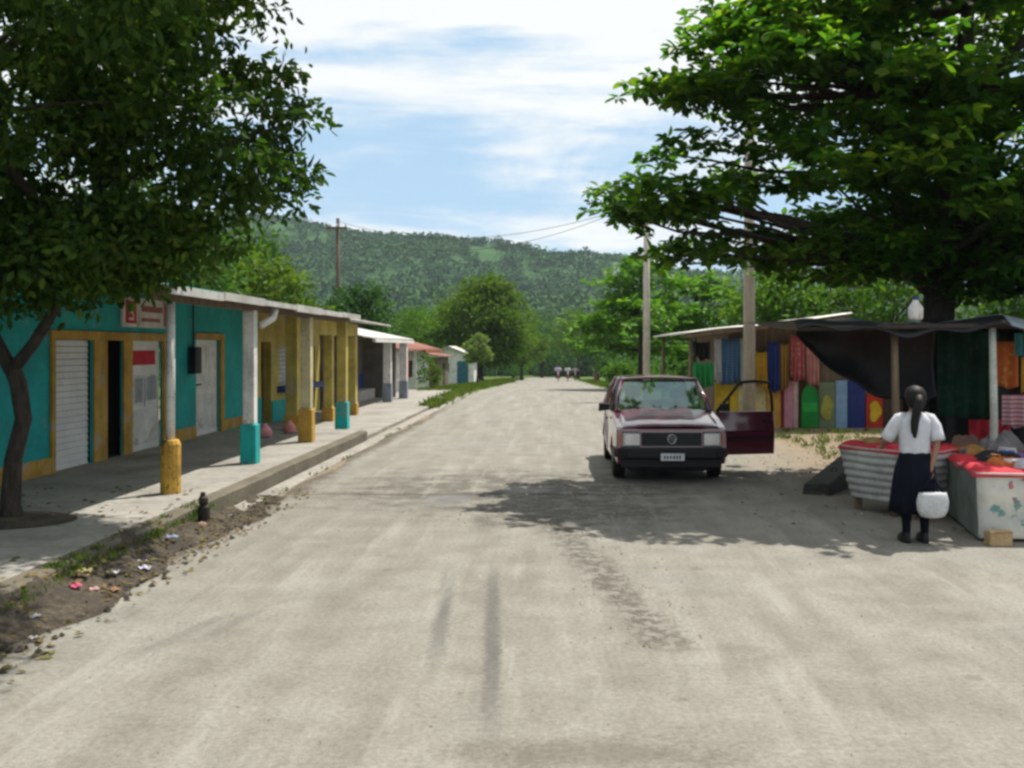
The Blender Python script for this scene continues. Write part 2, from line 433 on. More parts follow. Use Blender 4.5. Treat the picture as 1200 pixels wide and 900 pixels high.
def conc_mat(name, col, jl=2.4):
    m, t, p = base_mat(name)
    c = t.coord(); a = t.noise(c, 1.3, 6, .6); b = t.noise(c, 12, 5); d = t.noise(c, 60, 3)
    sp = t.new('ShaderNodeSeparateXYZ'); t.l.new(c, sp.inputs[0])
    k = t.ramp(a, [(.3, tuple(x*.7 for x in col)), (.55, col), (.75, tuple(x*1.15 for x in col))])
    k = t.mix(.25, k, t.ramp(b, [(.3, .2), (.7, .8)]), 'OVERLAY')
    fr = t.m('FRACT', t.m('DIVIDE', t.m('ADD', sp.outputs[1], t.m('MULTIPLY', t.m('SUBTRACT', b, .5), .03)), jl))
    jn = t.m('MULTIPLY', t.m('SUBTRACT', 1, t.step(t.m('ABSOLUTE', t.m('SUBTRACT', fr, .5)), .0, .009)), .6)
    k = t.mix(jn, k, (.09, .08, .065))
    k = t.mix(t.m('MULTIPLY', t.step(t.noise(c, 2.7, 5, .7), .56, .7), .4), k, (.14, .125, .10))
    t.put(p.inputs['Base Color'], k); p.inputs['Roughness'].default_value = .9; p.inputs['Specular IOR Level'].default_value = .2
    t.put(p.inputs['Normal'], t.bump(t.m('ADD', b, d), .3, .012))
    return m
M['pave'] = conc_mat('pavement_concrete', (.27, .255, .225))
M['kerb'] = conc_mat('kerb_concrete', (.13, .115, .085), 1.2)
M['shade_dirt'] = ground_mat()
def solid_strip(name, y0, y1, x0, x1, z0, z1, mat, n=40, wob=.0):
    b = MB()
    rings = []
    for i in range(n + 1):
        y = y0 + (y1 - y0) * i / n
        e = wob * (math.sin(y * 2.1) + .6 * math.sin(y * 5.3 + 1)) + random.uniform(-wob, wob) * .7
        g = zt(y)
        rings.append([(x0, y, g + z0), (x1 + e, y, g + z0), (x1 + e, y, g + z1 - .02 - abs(e) * .3), (x1 - .03 + e, y, g + z1), (x0, y, g + z1)])
    b.loft(rings)
    o = b.build(name, mat); o['kind'] = 'structure'
    return o
solid_strip('pavement', -4, 20.15, -9.0, -4.02, -.3, .20, M['pave'], 60)
solid_strip('kerb', -4, 20.17, -4.017, -3.84, -.3, .206, M['kerb'], 90, .012)
solid_strip('pavement', 20.2, 45, -9.0, -3.92, -.3, .09, M['pave'], 40, .012)
solid_strip('gutter', 8.6, 42, -3.82, -3.60, -.3, .022, M['pave'], 60, .01)
# dirt heap filling the gutter near the viewer
def dirt_mat():
    m, t, p = base_mat('dark_gutter_dirt')
    c = t.coord(); a = t.noise(c, 3, 6, .65); b = t.noise(c, 22, 5, .7)
    k = t.ramp(t.m('ADD', t.m('MULTIPLY', a, .5), t.m('MULTIPLY', b, .5)), [(.32, (.018,.014,.009)), (.5, (.055,.043,.028)), (.68, (.15,.12,.08))])
    t.put(p.inputs['Base Color'], k); p.inputs['Roughness'].default_value = .95
    t.put(p.inputs['Normal'], t.bump(b, .9, .05)); return m
M['dirt'] = dirt_mat()
def dirt_fn(u, v):
    y = 3 + v * 9.5; wd = .50 + .10*math.sin(y*1.9) + .06*math.sin(y*4.7)
    x = -3.90 + u * (wd + .065)
    prof = math.sin(min(1, u * 1.15 + .25) * math.pi) ** .8 if u < .98 else 0
    e = min(1, max(0, (10.9 - y) / 1.2)) * (.75 + .25*math.sin(y*2.3)*math.sin(y*5.1))
    h = (.185 * e * (1 - u) ** 1.3 + .035 * (1 - u) * (math.sin(y*6.1 + u*7) * math.sin(y*2.7 + u*4) + .6)) + random.uniform(0, .022) * (1 - u)
    return (x, y, h + (.004 if u < .95 else -.014))
o = MB().grid(dirt_fn, 12, 160).build('dirt_verge', M['dirt'], None, True); o['kind'] = 'structure'

# ------------------------------------------------------------------ leaves / trees
def leaf_object(name, P, D, Nn, L, Wd, mat, parent, fold=.15):
    """P base points, D unit axis, Nn unit-ish normals, L length, Wd width: one mesh of leaf-shaped faces"""
    n = len(P)
    S = np.cross(D, Nn); S /= (np.linalg.norm(S, axis=1, keepdims=True) + 1e-9)
    Nn = np.cross(S, D)
    L = L[:, None]; Wd = Wd[:, None]
    v = np.empty((n, 6, 3))
    v[:, 0] = P
    v[:, 1] = P + D*L*.38 + S*Wd*.46 + Nn*Wd*fold
    v[:, 2] = P + D*L*.74 + S*Wd*.36 + Nn*Wd*fold*.6
    v[:, 3] = P + D*L - Nn*L*.10
    v[:, 4] = P + D*L*.74 - S*Wd*.36 + Nn*Wd*fold*.6
    v[:, 5] = P + D*L*.38 - S*Wd*.46 + Nn*Wd*fold
    off = np.array(ORG[parent]) if parent is not None else np.zeros(3)
    v = v.reshape(-1, 3) - off
    idx = np.arange(n)[:, None] * 6
    f = np.concatenate([idx + np.array([[0, 1, 2, 3]]), idx + np.array([[0, 3, 4, 5]])], axis=1).reshape(-1)
    me = bpy.data.meshes.new(name)
    me.vertices.add(n * 6); me.vertices.foreach_set('co', v.astype(np.float32).ravel())
    me.loops.add(len(f)); me.loops.foreach_set('vertex_index', f.astype(np.int32))
    me.polygons.add(n * 2); me.polygons.foreach_set('loop_start', np.arange(0, n * 8, 4, dtype=np.int32))
    me.update(calc_edges=True); me.validate()
    me.materials.append(mat)
    o = bpy.data.objects.new(name, me)
    return link(o, parent, (0, 0, 0))

def unit(a): return a / (np.linalg.norm(a, axis=1, keepdims=True) + 1e-9)

def in_ell(n, c, r, shell=.0):
    d = unit(RNG.normal(size=(n, 3)))
    q = (shell + (1 - shell) * RNG.random((n, 1)) ** (1 / 2.2))
    return np.array(c) + d * q * np.array(r)

def limb(b, p0, p1, r0, r1, sag=.0, n=6, wig=.06):
    p0 = Vector(p0); p1 = Vector(p1); L = (p1 - p0).length
    pts = []; rs = []
    for i in range(n + 1):
        f = i / n
        q = p0.lerp(p1, f)
        q.z += sag * L * math.sin(math.pi * f)
        if 0 < i < n: q += Vector((random.uniform(-1, 1), random.uniform(-1, 1), random.uniform(-.5, .5))) * wig * L * .5
        pts.append(q); rs.append(r0 + (r1 - r0) * f)
    b.tube(pts, rs, 7)
    return pts

def tree(name, label, cat, base, trunk_h, r0, blobs, clump_r, per_clump, leaf_l, leaf_w, lmat, group=None, lean=(0, 0), bark='bark', limbs=9, up=.55, droop=.2, trunk_pts=None):
    """blobs: list of (centre offset from base, radii, number of leaf clumps)"""
    root = thing(name, label, cat, base, group)
    bx, by, bz = base
    b = MB()
    top = Vector((bx + lean[0], by + lean[1], bz + trunk_h))
    if trunk_pts is None:
        pts = [Vector((bx, by, bz - .1)), Vector((bx, by, bz + .12))] + [Vector((bx, by, bz)).lerp(top, i / 5) + Vector((random.uniform(-.4, .4), random.uniform(-.4, .4), 0)) * r0 for i in range(1, 6)]
        b.tube(pts, [r0*1.5, r0*1.15] + [r0*(1 - .45*i/5) for i in range(1, 6)], 10)
    else:
        for pts, rs in trunk_pts: b.tube(pts, rs, 10)
    C = []
    for c, r, n in blobs:
        C.append(in_ell(n, (bx + c[0], by + c[1], bz + c[2]), r, .25))
    C = np.concatenate(C)
    order = RNG.permutation(len(C))
    if trunk_pts is not None:
        nodes = [Vector(p).lerp(Vector(q), f) for pts, rs in trunk_pts[1:] for p, q in zip(pts[1:-1], pts[2:]) for f in (0, .33, .66)]
        for i in order[:limbs]:
            cc_ = Vector(C[i]); near = Vector((-4.75, 10.3, 5.1)) if (cc_.z > 5.4 and (cc_.y < 8.9 or cc_.x > -3.9)) else min(nodes, key=lambda p: (p - cc_).length + (2 if p.z > cc_.z else 0))
            limb(b, near, cc_, r0 * .13, r0 * .03, .04)
    for i in (order[:limbs] if trunk_pts is None else ()):
        limb(b, top - Vector((0, 0, random.uniform(0, .25) * trunk_h)), C[i], r0 * .42, r0 * .06, .06)
    b.build('trunk', M[bark], root, True)
    reps = np.maximum(3, (per_clump * (0.5 + RNG.random(len(C)))).astype(int))
    ci = np.repeat(np.arange(len(C)), reps); n = len(ci)
    off = unit(RNG.normal(size=(n, 3))) * (RNG.random((n, 1)) ** .5)
    rad = clump_r * (.6 + .8 * RNG.random(len(C)))[ci][:, None]
    P = C[ci] + off * rad * np.array([1, 1, .62])
    D = unit(off * .8 + RNG.normal(size=(n, 3)) * .6 + np.array([0, 0, -droop]))
    Nn = unit(RNG.normal(size=(n, 3)) * (1 - up) + np.array([0, 0, up]) + off * .3)
    s = .7 + .6 * RNG.random(n)
    leaf_object('crown', P, D, Nn, leaf_l * s, leaf_w * s, lmat, root)
    return root

def tiered(name, label, cat, base, trunk_pts, tiers, leaf_l, lmat, group=None, nl=8, limb_r=.05, bark='bark'):
    """tropical almond habit: flat tiers of leaf rosettes. tiers: (centre, radii, rosettes)"""
    root = thing(name, label, cat, base, group)
    b = MB()
    for pts, rs in trunk_pts: b.tube(pts, rs, 12)
    stem = [Vector(p) for p in trunk_pts[0][0]]
    C = []
    for c, r, n in tiers:
        # twig sprays: rosettes gather round spray centres so that gaps open between sprays
        ns = max(5, n // 15)
        sc = in_ell(ns, c, r, .35)
        k = RNG.integers(0, ns, n)
        q = sc[k] + RNG.normal(size=(n, 3)) * np.array([.30, .30, .085]) * max(1, leaf_l / .19)
        C.append(q)
        z = c[2] - r[2] * .6
        st = min(stem, key=lambda p: abs(p.z - z))
        for i in range(min(ns, 10)):
            limb(b, st, sc[i], limb_r, .012, -.03, 6, .05)
    b.build('trunk', M[bark], root, True)
    C = np.concatenate(C); m_ = len(C)
    ci = np.repeat(np.arange(m_), nl); n = len(ci)
    ang = np.tile(np.arange(nl) * 2 * math.pi / nl, m_) + np.repeat(RNG.random(m_) * 6.28, nl) + RNG.normal(size=n) * .25
    el = RNG.normal(size=n) * .35 - .05
    D = np.stack([np.cos(ang) * np.cos(el), np.sin(ang) * np.cos(el), np.sin(el)], 1)
    Nn = unit(np.array([0, 0, 1.0]) + RNG.normal(size=(n, 3)) * .35)
    s = .5 + .85 * RNG.random(n)
    P = C[ci] + D * leaf_l * .12
    leaf_object('crown', P, D, Nn, leaf_l * s, leaf_l * .56 * s, lmat, root, .12)
    return root

LM = {}
LM['dense'] = leaf_mat('small_dark_leaves', [(.016,.040,.010), (.032,.07,.013), (.06,.11,.016), (.17,.20,.03)], .42, .45)
LM['almond'] = leaf_mat('broad_glossy_leaves', [(.016,.055,.010), (.032,.095,.013), (.075,.155,.016), (.24,.31,.028)], .58, .45, spec=.3)
LM['almond_far'] = leaf_mat('broad_bright_leaves', [(.042,.12,.014), (.08,.175,.018), (.15,.255,.028)], .42, .5)
LM['mid'] = leaf_mat('mid_green_leaves', [(.028,.072,.018), (.05,.11,.022), (.095,.165,.03)], .34, .6)
LM['bluish'] = leaf_mat('blue_green_leaves', [(.022,.06,.024), (.036,.09,.03), (.065,.13,.036)], .32, .6)
LM['light'] = leaf_mat('yellow_green_leaves', [(.04,.105,.012), (.075,.15,.018), (.15,.225,.03)], .4, .6)
LM['olive'] = leaf_mat('olive_leaves', [(.042,.088,.013), (.08,.135,.018), (.15,.195,.03)], .4, .6)
LM['pale'] = leaf_mat('pale_leaves', [(.12,.17,.05), (.19,.25,.08), (.28,.33,.13)], .3, .5)
LM['grass'] = leaf_mat('grass_blades', [(.05,.09,.015), (.10,.15,.025), (.20,.20,.06)], .3, .6)

# --- big leaning tree on the pavement, left
tb = (-5.38, 9.7, .2)
tp = [([(-5.36,9.7,.1), (-5.38,9.7,.35), (-5.34,9.68,.8), (-5.25,9.7,1.2), (-5.30,9.7,1.55), (-5.38,9.7,1.75)], [.14,.095,.082,.078,.082,.074]),
      ([(-5.37,9.7,1.68), (-5.55,9.72,2.0), (-5.70,9.75,2.4), (-5.9,9.8,3.2), (-6.2,9.9,4.2)], [.07,.064,.058,.05,.03]),
      ([(-5.36,9.7,1.68), (-5.12,9.65,1.95), (-4.88,9.6,2.3), (-4.7,9.6,2.9), (-4.3,9.6,3.8), (-3.6,9.6,4.6)], [.066,.056,.052,.048,.038,.02]),
      ([(-4.7,9.6,2.9), (-5.0,8.9,3.6), (-4.7,8.0,4.6)], [.055,.045,.02]),
      ([(-4.45,9.6,3.5), (-3.6,9.7,3.8), (-2.7,9.7,4.1)], [.04,.028,.01]),
      ([(-5.9,9.8,3.2), (-5.2,10.2,4.4), (-4.4,10.4,5.5)], [.05,.04,.015])]
tree('pavement_tree', 'large dark leafy tree rising from the pavement in front of the turquoise shop', 'tree', tb, 1.6, .13,
     [((-.7, 0, 4.5), (2.6, 2.5, 2.0), 760), ((1.75, 0, 4.3), (1.1, 1.3, 1.05), 100), ((2.55, 0, 3.75), (.5, .9, .75), 24), ((1.0, -.1, 2.7), (1.05, 1.0, .42), 100), ((-2.9, -.2, 3.8), (2.2, 2.3, 1.8), 240),
      ((1.9, -2.0, 4.9), (1.2, 1.3, .9), 70), ((1.0, 0, 5.6), (1.5, 1.8, .8), 120), ((-.1, -.1, 2.6), (1.7, 1.3, .5), 170), ((3.1, -1.7, 6.4), (1.35, 1.3, .7), 130), ((2.5, 1.3, 6.75), (1.4, 1.5, .42), 190), ((1.9, -2.2, 5.3), (1.2, 1.1, .8), 70), ((-1.6, -2.2, 4.6), (1.6, 1.5, 1.3), 120), ((2.0,.1,3.1),(.5,.7,.5),22)],
     .27, 46, .105, .05, LM['dense'], lean=(.3, 0), limbs=60, trunk_pts=tp, up=.4, droop=.35)
MB().ell([(-5.35, 9.65, .203, .62, .5), (-5.35, 9.65, .222, .55, .44), (-5.35, 9.68, .245, .25, .2)], 20).build('soil_patch', M['dirt'], None, True)['kind'] = 'structure'

# --- tropical almond, right
stem = [(5.55,14.0,-.1), (5.5,14.0,.3), (5.42,14,1.2), (5.45,14,2.2), (5.55,14,3.2), (5.7,14,4.4), (5.8,14,5.6), (5.9,14,6.8), (6.0,14,7.8)]
tp = [(stem, [.36,.27,.24,.23,.21,.17,.13,.09,.04]),
      ([(5.5,14,2.6), (4.6,13.8,3.3), (3.2,13.7,3.7), (1.6,13.8,4.0)], [.12,.10,.07,.025]),
      ([(5.6,14,3.5), (6.8,14.2,4.3), (8.4,14.4,4.9), (9.8,14.4,5.3)], [.11,.09,.06,.02]),
      ([(5.7,14,4.6), (4.5,13.6,5.0), (3.0,13.6,5.3)], [.09,.07,.02]),
      ([(5.8,14,5.3), (6.5,13.4,6.2), (7.6,12.9,7.0)], [.08,.06,.02])]
tiered('almond_tree', 'big spreading almond tree with tiers of broad leaves over the right hand stall', 'tree', (5.5, 14, 0), tp,
       [((4.5, 13.9, 3.95), (3.6, 2.8, .5), 760), ((1.5, 13.9, 3.95), (1.25, 1.1, .36), 110), ((7.2, 13.5, 2.95), (2.4, 1.5, .3), 420), ((4.6, 13.6, 3.05), (1.0, 1.0, .22), 90), ((4.2, 13.9, 4.75), (2.7, 2.5, .32), 430), ((4.7, 13.8, 5.5), (3.2, 2.5, .36), 660), ((5.3, 14, 6.5), (3.2, 2.4, .36), 600), ((3.6, 13.8, 6.1), (1.9, 1.6, .4), 240), ((6.2, 14, 7.5), (3.2, 2.4, .5), 480),
        ((8.6, 14.2, 4.7), (3.4, 2.8, 1.5), 1100), ((6.4, 14.4, 3.35), (3.3, 2.4, .45), 760), ((6.6, 14.2, 4.1), (2.8, 2.4, .6), 420), ((3.0, 14.4, 3.35), (1.5, 1.2, .3), 130), ((2.2, 13.6, 5.6), (.9, 1.2, .28), 100), ((2.9, 13.8, 6.3), (.8, 1.2, .4), 100), ((9.6, 14, 6.6), (2.6, 2.2, .9), 330)],
       .165, LM['almond'], nl=10)

# --- trees further off: (name,label, base x,y, height, radius, leaf key, kind)
def crown_tree(name, label, x, y, h, r, key, group=None, z=None, leaf=.26, low=.32, n=60, flat=.8, bark='bark', per=26, tr=None):
    z = zt(y) if z is None else z
    hc = h * (1 - low)
    rz_ = hc * .5
    cz = h - rz_
    tr = tr or max(.08, h * .022)
    return tree(name, label, 'tree', (x, y, z), h * (low + .12), tr,
         [((0, 0, cz), (r * .82, r * .82, rz_ * .85), n), ((r*.45, r*.2, cz - rz_*.35), (r*.5, r*.5, rz_*.45), n // 4), ((-r*.45, -r*.2, cz - rz_*.25), (r*.5, r*.5, rz_*.5), n // 4), ((r*.1, 0, cz + rz_*.45), (r*.5, r*.5, rz_*.4), n // 5)],
         r * .26, per, leaf, leaf * .55, LM[key], group, bark=bark, limbs=8, up=.45)
gb = 'trees behind the left hand houses'
crown_tree('broadleaf_tree', 'bushy mid green tree behind the turquoise shop, nearest the pavement tree', -10.4, 25, 5.6, 2.5, 'mid', gb)
crown_tree('broadleaf_tree', 'tall blue green tree behind the roof of the turquoise shop', -13.2, 30, 7.6, 3.0, 'bluish', gb)
crown_tree('broadleaf_tree', 'yellowish loose tree behind the eave of the turquoise shop', -10.3, 34, 5.4, 2.2, 'olive', gb)
crown_tree('broadleaf_tree', 'tall dark tree behind the middle of the left hand roofs', -13.0, 40, 7.4, 2.8, 'mid', gb)
crown_tree('broadleaf_tree', 'small dark rounded tree behind the yellow house beside the brown pole', -9.3, 46, 5.3, 2.0, 'bluish', gb)
crown_tree('broadleaf_tree', 'low olive tree at the foot of the brown pole', -10.8, 43, 4.2, 1.6, 'olive', gb)
crown_tree('broadleaf_tree', 'wide green tree behind the grey porch house', -13.5, 66, 6.4, 3.4, 'mid', gb)
crown_tree('broadleaf_tree', 'bright green low tree behind the red roof', -12.0, 84, 6.6, 3.4, 'light', gb)
crown_tree('broadleaf_tree', 'mid green tree left of the big round tree', -13.5, 100, 8.0, 3.8, 'mid', gb)
crown_tree('round_tree', 'big dark round tree on the left verge at the far end of the road', -6.6, 88, 10.1, 4.6, 'olive', n=230, leaf=.36, low=.10, per=44, tr=.3)
crown_tree('small_tree', 'small pale lollipop shaped tree in front of the big round tree', -5.2, 66, 3.7, .95, 'pale', n=40, leaf=.2, low=.35)
ge = 'trees closing the far end of the road'
crown_tree('broadleaf_tree', 'yellow green tree right behind the big round tree', -4.0, 118, 9.3, 3.6, 'olive', ge, leaf=.36, low=.1)
crown_tree('broadleaf_tree', 'dark tree standing in the middle behind the end of the road', -2.5, 190, 13.5, 5.5, 'mid', ge, leaf=.5, low=.05)
crown_tree('broadleaf_tree', 'dark spreading tree over the riders at the end of the road', 3.6, 150, 11.6, 4.4, 'olive', ge, leaf=.4, low=.25)
crown_tree('broadleaf_tree', 'bright green tree on the right verge beyond the pole', 4.9, 112, 9.0, 3.4, 'light', ge, leaf=.36, low=.2)
crown_tree('broadleaf_tree', 'dark broad tree left at the very end of the road', -8.5, 200, 12.5, 6, 'bluish', ge, leaf=.5, low=.05)
crown_tree('broadleaf_tree', 'deep green tree filling the gap at the end of the road', .6, 205, 9.5, 5, 'bluish', ge, leaf=.5, low=.02)
gr = 'trees behind the right hand stalls'
def far_almond(label, x, y, h, r, key='almond_far'):
    z = zt(y)
    st = [(x, y, z - .1), (x + .05, y, z + h*.3), (x, y, z + h*.6), (x, y, z + h)]
    tr = [((x + random.uniform(-.15, .15)*r, y, z + h * f), (r * q, r * q, h * .055), int(150 * q)) for f, q in ((.34, .95), (.5, 1.0), (.66, .85), (.82, .62), (.95, .38))]
    return tiered('almond_tree', label, 'tree', (x, y, z), [(st, [.2, .16, .12, .05])], tr, .36, LM[key], gr, 7, .05)
far_almond('tiered bright green almond tree behind the slim pole and the parked car', 4.3, 49, 6.5, 3.5)
far_almond('smaller tiered almond tree just right of the one behind the slim pole', 7.8, 54, 6.2, 3.0)
crown_tree('broadleaf_tree', 'dark tree under the hill right of the road behind the tiered tree', 7.0, 75, 7.4, 3.6, 'mid', gr, leaf=.34)
crown_tree('broadleaf_tree', 'sunlit yellow green tree behind the zinc roofed shack', 8.4, 36, 5.2, 2.4, 'light', gr)
crown_tree('broadleaf_tree', 'sunlit green tree behind the right end of the shack', 12.3, 36, 6.2, 3.0, 'light', gr)
crown_tree('broadleaf_tree', 'dark green tree behind the stall at the right edge', 13.5, 27, 5.6, 2.8, 'mid', gr)
crown_tree('broadleaf_tree', 'bright tree at the right edge behind the dark tree', 17.0, 30, 6.0, 3.0, 'light', gr)

def bush(name, label, x, y, h, r, key, group=None, leaf=.13, n=26):
    return tree(name, label, 'bush', (x, y, zt(y)), h * .4, .03, [((0, 0, h * .55), (r, r, h * .42), n)], r * .32, 24, leaf, leaf * .5, LM[key], group, limbs=5)
bush('bush', 'light green bush in front of the red roofed house', -6.0, 47, 1.75, .62, 'light')
bush('bush', 'dark low bush left of the round tree trunk', -8.3, 84, 2.2, 1.4, 'mid', leaf=.25)
for i, (x, y, h, r, k, lb) in enumerate([(-4.8, 130, 3.4, 2.2, 'mid', 'dark bush on the left verge near the end of the road'), (-6.0, 150, 4, 2.5, 'bluish', 'blue green bush behind the left verge at the end of the road'),
        (-2.2, 214, 5, 3.5, 'bluish', 'dense blue green bush closing the end of the road'), (3.2, 216, 5, 3.5, 'mid', 'dense mid green bush closing the road behind the riders'),
        (5.4, 96, 2.6, 1.8, 'mid', 'low dark bush on the right verge near the riders'), (4.6, 70, 1.6, 1.0, 'light', 'low bright bush on the right verge')]):
    bush('bush', lb, x, y, h, r, k, 'bushes at the far end of the road', .3, 34)
for x, y, h, r, k, lb in [(10.5, 24.5, 3.0, 1.6, 'mid', 'dark bush behind the right hand shack'), (12.2, 19.5, 2.6, 1.5, 'mid', 'dark bush behind the stall at the right edge'), (9.2, 18.0, 2.0, 1.0, 'bluish', 'leafy bush between the stall and the shack')]:
    bush('bush', lb, x, y, h, r, k, 'bushes behind the stalls', .16, 44)

# ------------------------------------------------------------------ grass and weeds (stuff)
def grass_obj(name, regions, label, size=.16, key='grass'):
    P = []; 
    for (n, x0, x1, y0, y1, z) in regions:
        ctr = np.stack([RNG.uniform(x0, x1, max(3, n // 14)), RNG.uniform(y0, y1, max(3, n // 14))], 1)
        k = RNG.integers(0, len(ctr), n)
        q = ctr[k] + RNG.normal(size=(n, 2)) * np.array([.07, .09]) * (size / .12)
        P.append(np.stack([q[:, 0], q[:, 1], np.array([zt(a) for a in q[:, 1]]) + z], 1))
    P = np.concatenate(P); n = len(P)
    D = unit(RNG.normal(size=(n, 3)) * np.array([.55, .55, .1]) + np.array([0, 0, 1.0]))
    Nn = unit(RNG.normal(size=(n, 3)) * np.array([1, 1, .1]))
    s = .5 + RNG.random(n)
    o = leaf_object(name, P, D, Nn, size * s, size * .16 * s + .004, LM[key], None, .1)
    return tag(o, label, 'grass', None, 'stuff')
grass_obj('verge_grass', [(11000, -6.0, -3.75, 43, 92, 0), (4500, -7.5, -4.6, 80, 150, 0), (3500, 2.7, 4.6, 45, 110, 0), (1500, -4.3, -3.7, 30, 44, 0)], 'bright grass growing along the far verges of the road', .19)
grass_obj('kerb_weeds', [(1000, -3.92, -3.72, 7.0, 11.0, .12), (300, -3.95, -3.84, 7.2, 10.8, .18), (500, -3.9, -3.70, 4.8, 7.2, .12), (160, -5.8, -4.9, 9.4, 9.9, .2), (150, -3.66, -3.52, 11, 26, 0)], 'weeds growing out of the kerb and gutter', .055, 'olive')
grass_obj('lot_grass', [(2200, 4.6, 9, 16, 22.5, 0), (900, 3.2, 5.2, 24, 40, 0)], 'thin grass on the bare ground before the shack', .10)

# pebbles in the gutter and on the road (stuff)
def pebbles(name, label, regs, mat):
    b = MB()
    for n, x0, x1, y0, y1, s0, s1, z in regs:
        for _ in range(n):
            x = random.uniform(x0, x1); y = random.uniform(y0, y1); s = random.uniform(s0, s1)
            vs_ = []
            for px, py, pz in ((1,0,0),(0,1,0),(-1,0,0),(0,-1,0),(0,0,.8),(0,0,-.3)):
                q = s * random.uniform(.7, 1.2); vs_.append((x + px*q, y + py*q, zt(y) + z + s*.2 + pz*q))
            b.add(vs_, [(0,1,4),(1,2,4),(2,3,4),(3,0,4),(1,0,5),(2,1,5),(3,2,5),(0,3,5)])
    tag(b.build(name, mat), label, 'gravel', None, 'stuff')
pebbles('gutter_gravel', 'loose stones and crumbs of dirt in the gutter', [(500, -3.7, -3.3, 4.5, 12, .006, .022, .02), (160, -3.55, -3.2, 4.5, 12, .01, .035, .005)], M['dirt'])
pebbles('road_gravel', 'small loose stones scattered on the dusty road', [(420, -3.3, 4.6, 4.2, 14, .004, .012, 0), (160, -1.2, 1.2, 10.5, 13.8, .006, .022, 0), (120, .1, 1, 6.2, 11, .006, .018, 0), (200, 3.4, 6.5, 11, 22, .01, .03, 0)], worn('road_stone', (.3, .26, .2), .9))

# litter
def litter(label, x, y, s, col, z=.06, name='litter'):
    b = MB(); rz = random.uniform(0, 6.28); s *= .72; col = tuple(c * .62 for c in col)
    if name == 'litter' and y < 11: z = .012 + .185 * min(1, max(0, (10.9 - y) / 1.2)) * max(0, 1 - (x + 3.9) / .56) ** 1.3
    def fn(u, v):
        px, py = (u - .5) * s, (v - .5) * s * .7
        return (x + px*math.cos(rz) - py*math.sin(rz), y + px*math.sin(rz) + py*math.cos(rz), z + s * .25 * abs(math.sin(u*5 + x*9) * math.sin(v*4 + y*7)) + random.uniform(0, s * .12))
    o = b.grid(fn, 5, 5).build(name, sock('litter_' + '_'.join(str(int(c*100)) for c in col), col), None, False, 0, .004)
    tag(o, label, 'litter', 'litter in the gutter')
for lb, x, y, s, c in [('pink crumpled wrapper in the gutter, nearest the viewer', -3.62, 7.42, .15, (.72, .12, .25)), ('pale pink paper scrap touching the pink wrapper', -3.52, 7.5, .10, (.75, .45, .45)),
        ('white plastic bag scrap lying just beyond the pink wrapper', -3.58, 7.95, .13, (.75, .75, .75)), ('lilac white plastic bag in the gutter', -3.45, 8.25, .16, (.70, .68, .82)), ('small white cup lid beside the lilac bag', -3.55, 8.45, .09, (.8, .8, .8)),
        ('pale blue plastic wrapper against the kerb', -3.64, 9.35, .15, (.45, .55, .75)), ('salmon paper scrap near the iron stub', -3.66, 10.2, .12, (.8, .5, .42)), ('yellowish leaf litter scrap on the kerb dirt', -3.72, 7.75, .16, (.55, .5, .2)),
        ('grey white paper scrap in the dirt nearest the picture corner', -3.55, 6.7, .10, (.6, .6, .6)), ('bluish grey wrapper in the near dirt', -3.72, 6.45, .12, (.4, .47, .55)), ('tan cardboard scrap on the dirt edge', -3.40, 7.6, .13, (.45, .25, .15)), ('off white scrap at the dirt edge furthest into the road', -3.38, 6.35, .08, (.7, .68, .6))]:
    litter(lb, x, y, s, c)
for lb, x, y, s, c in [('white paper scrap on the bare ground before the shack', 6.0, 19.0, .22, (.8, .8, .78)), ('small white scrap on the ground near the long concrete beam', 3.45, 14.9, .14, (.7, .7, .7))]:
    litter(lb, x, y, s, c, .02)

# ------------------------------------------------------------------ left side buildings
def corr(x0, z0, x1, z1, y0, y1, pitch=.16, amp=.018, lift=0, dy=0):
    """corrugated sheet sloping along x, ridges running down the slope"""
    n = max(8, int((y1 - y0) / pitch * 6)); 
    def fn(u, v):
        y = y0 + (y1 - y0) * u + dy * v
        return (x0 + (x1 - x0) * v, y, z0 + (z1 - z0) * v + amp * math.sin(2*math.pi*(y) / pitch) + lift * u)
    return MB().grid(fn, n, 3)

WX = -6.85
b1 = thing('shop_building', 'turquoise and ochre shop with white shutters, porch columns and zinc porch roof', 'building', (-6.85, 14, .2))
# wall with openings, built from butted pieces
wl = MB(); x0, x1 = WX - .03, WX
ops = [(13.4, 14.53, .2, 2.02), (15.0, 15.54, .2, 2.02), (15.9, 17.1, .2, 2.02), (18.75, 20.04, .2, 2.06)]
ycur = 4.0
for a, bb, z0, z1 in ops:
    wl.box(x0, x1, ycur, a, .15, 3.05); wl.box(x0, x1, a, bb, z1, 3.05); ycur = bb
wl.box(x0, x1, ycur, 21.6, .15, 3.05)
wl.build('wall', M['turq'], b1)
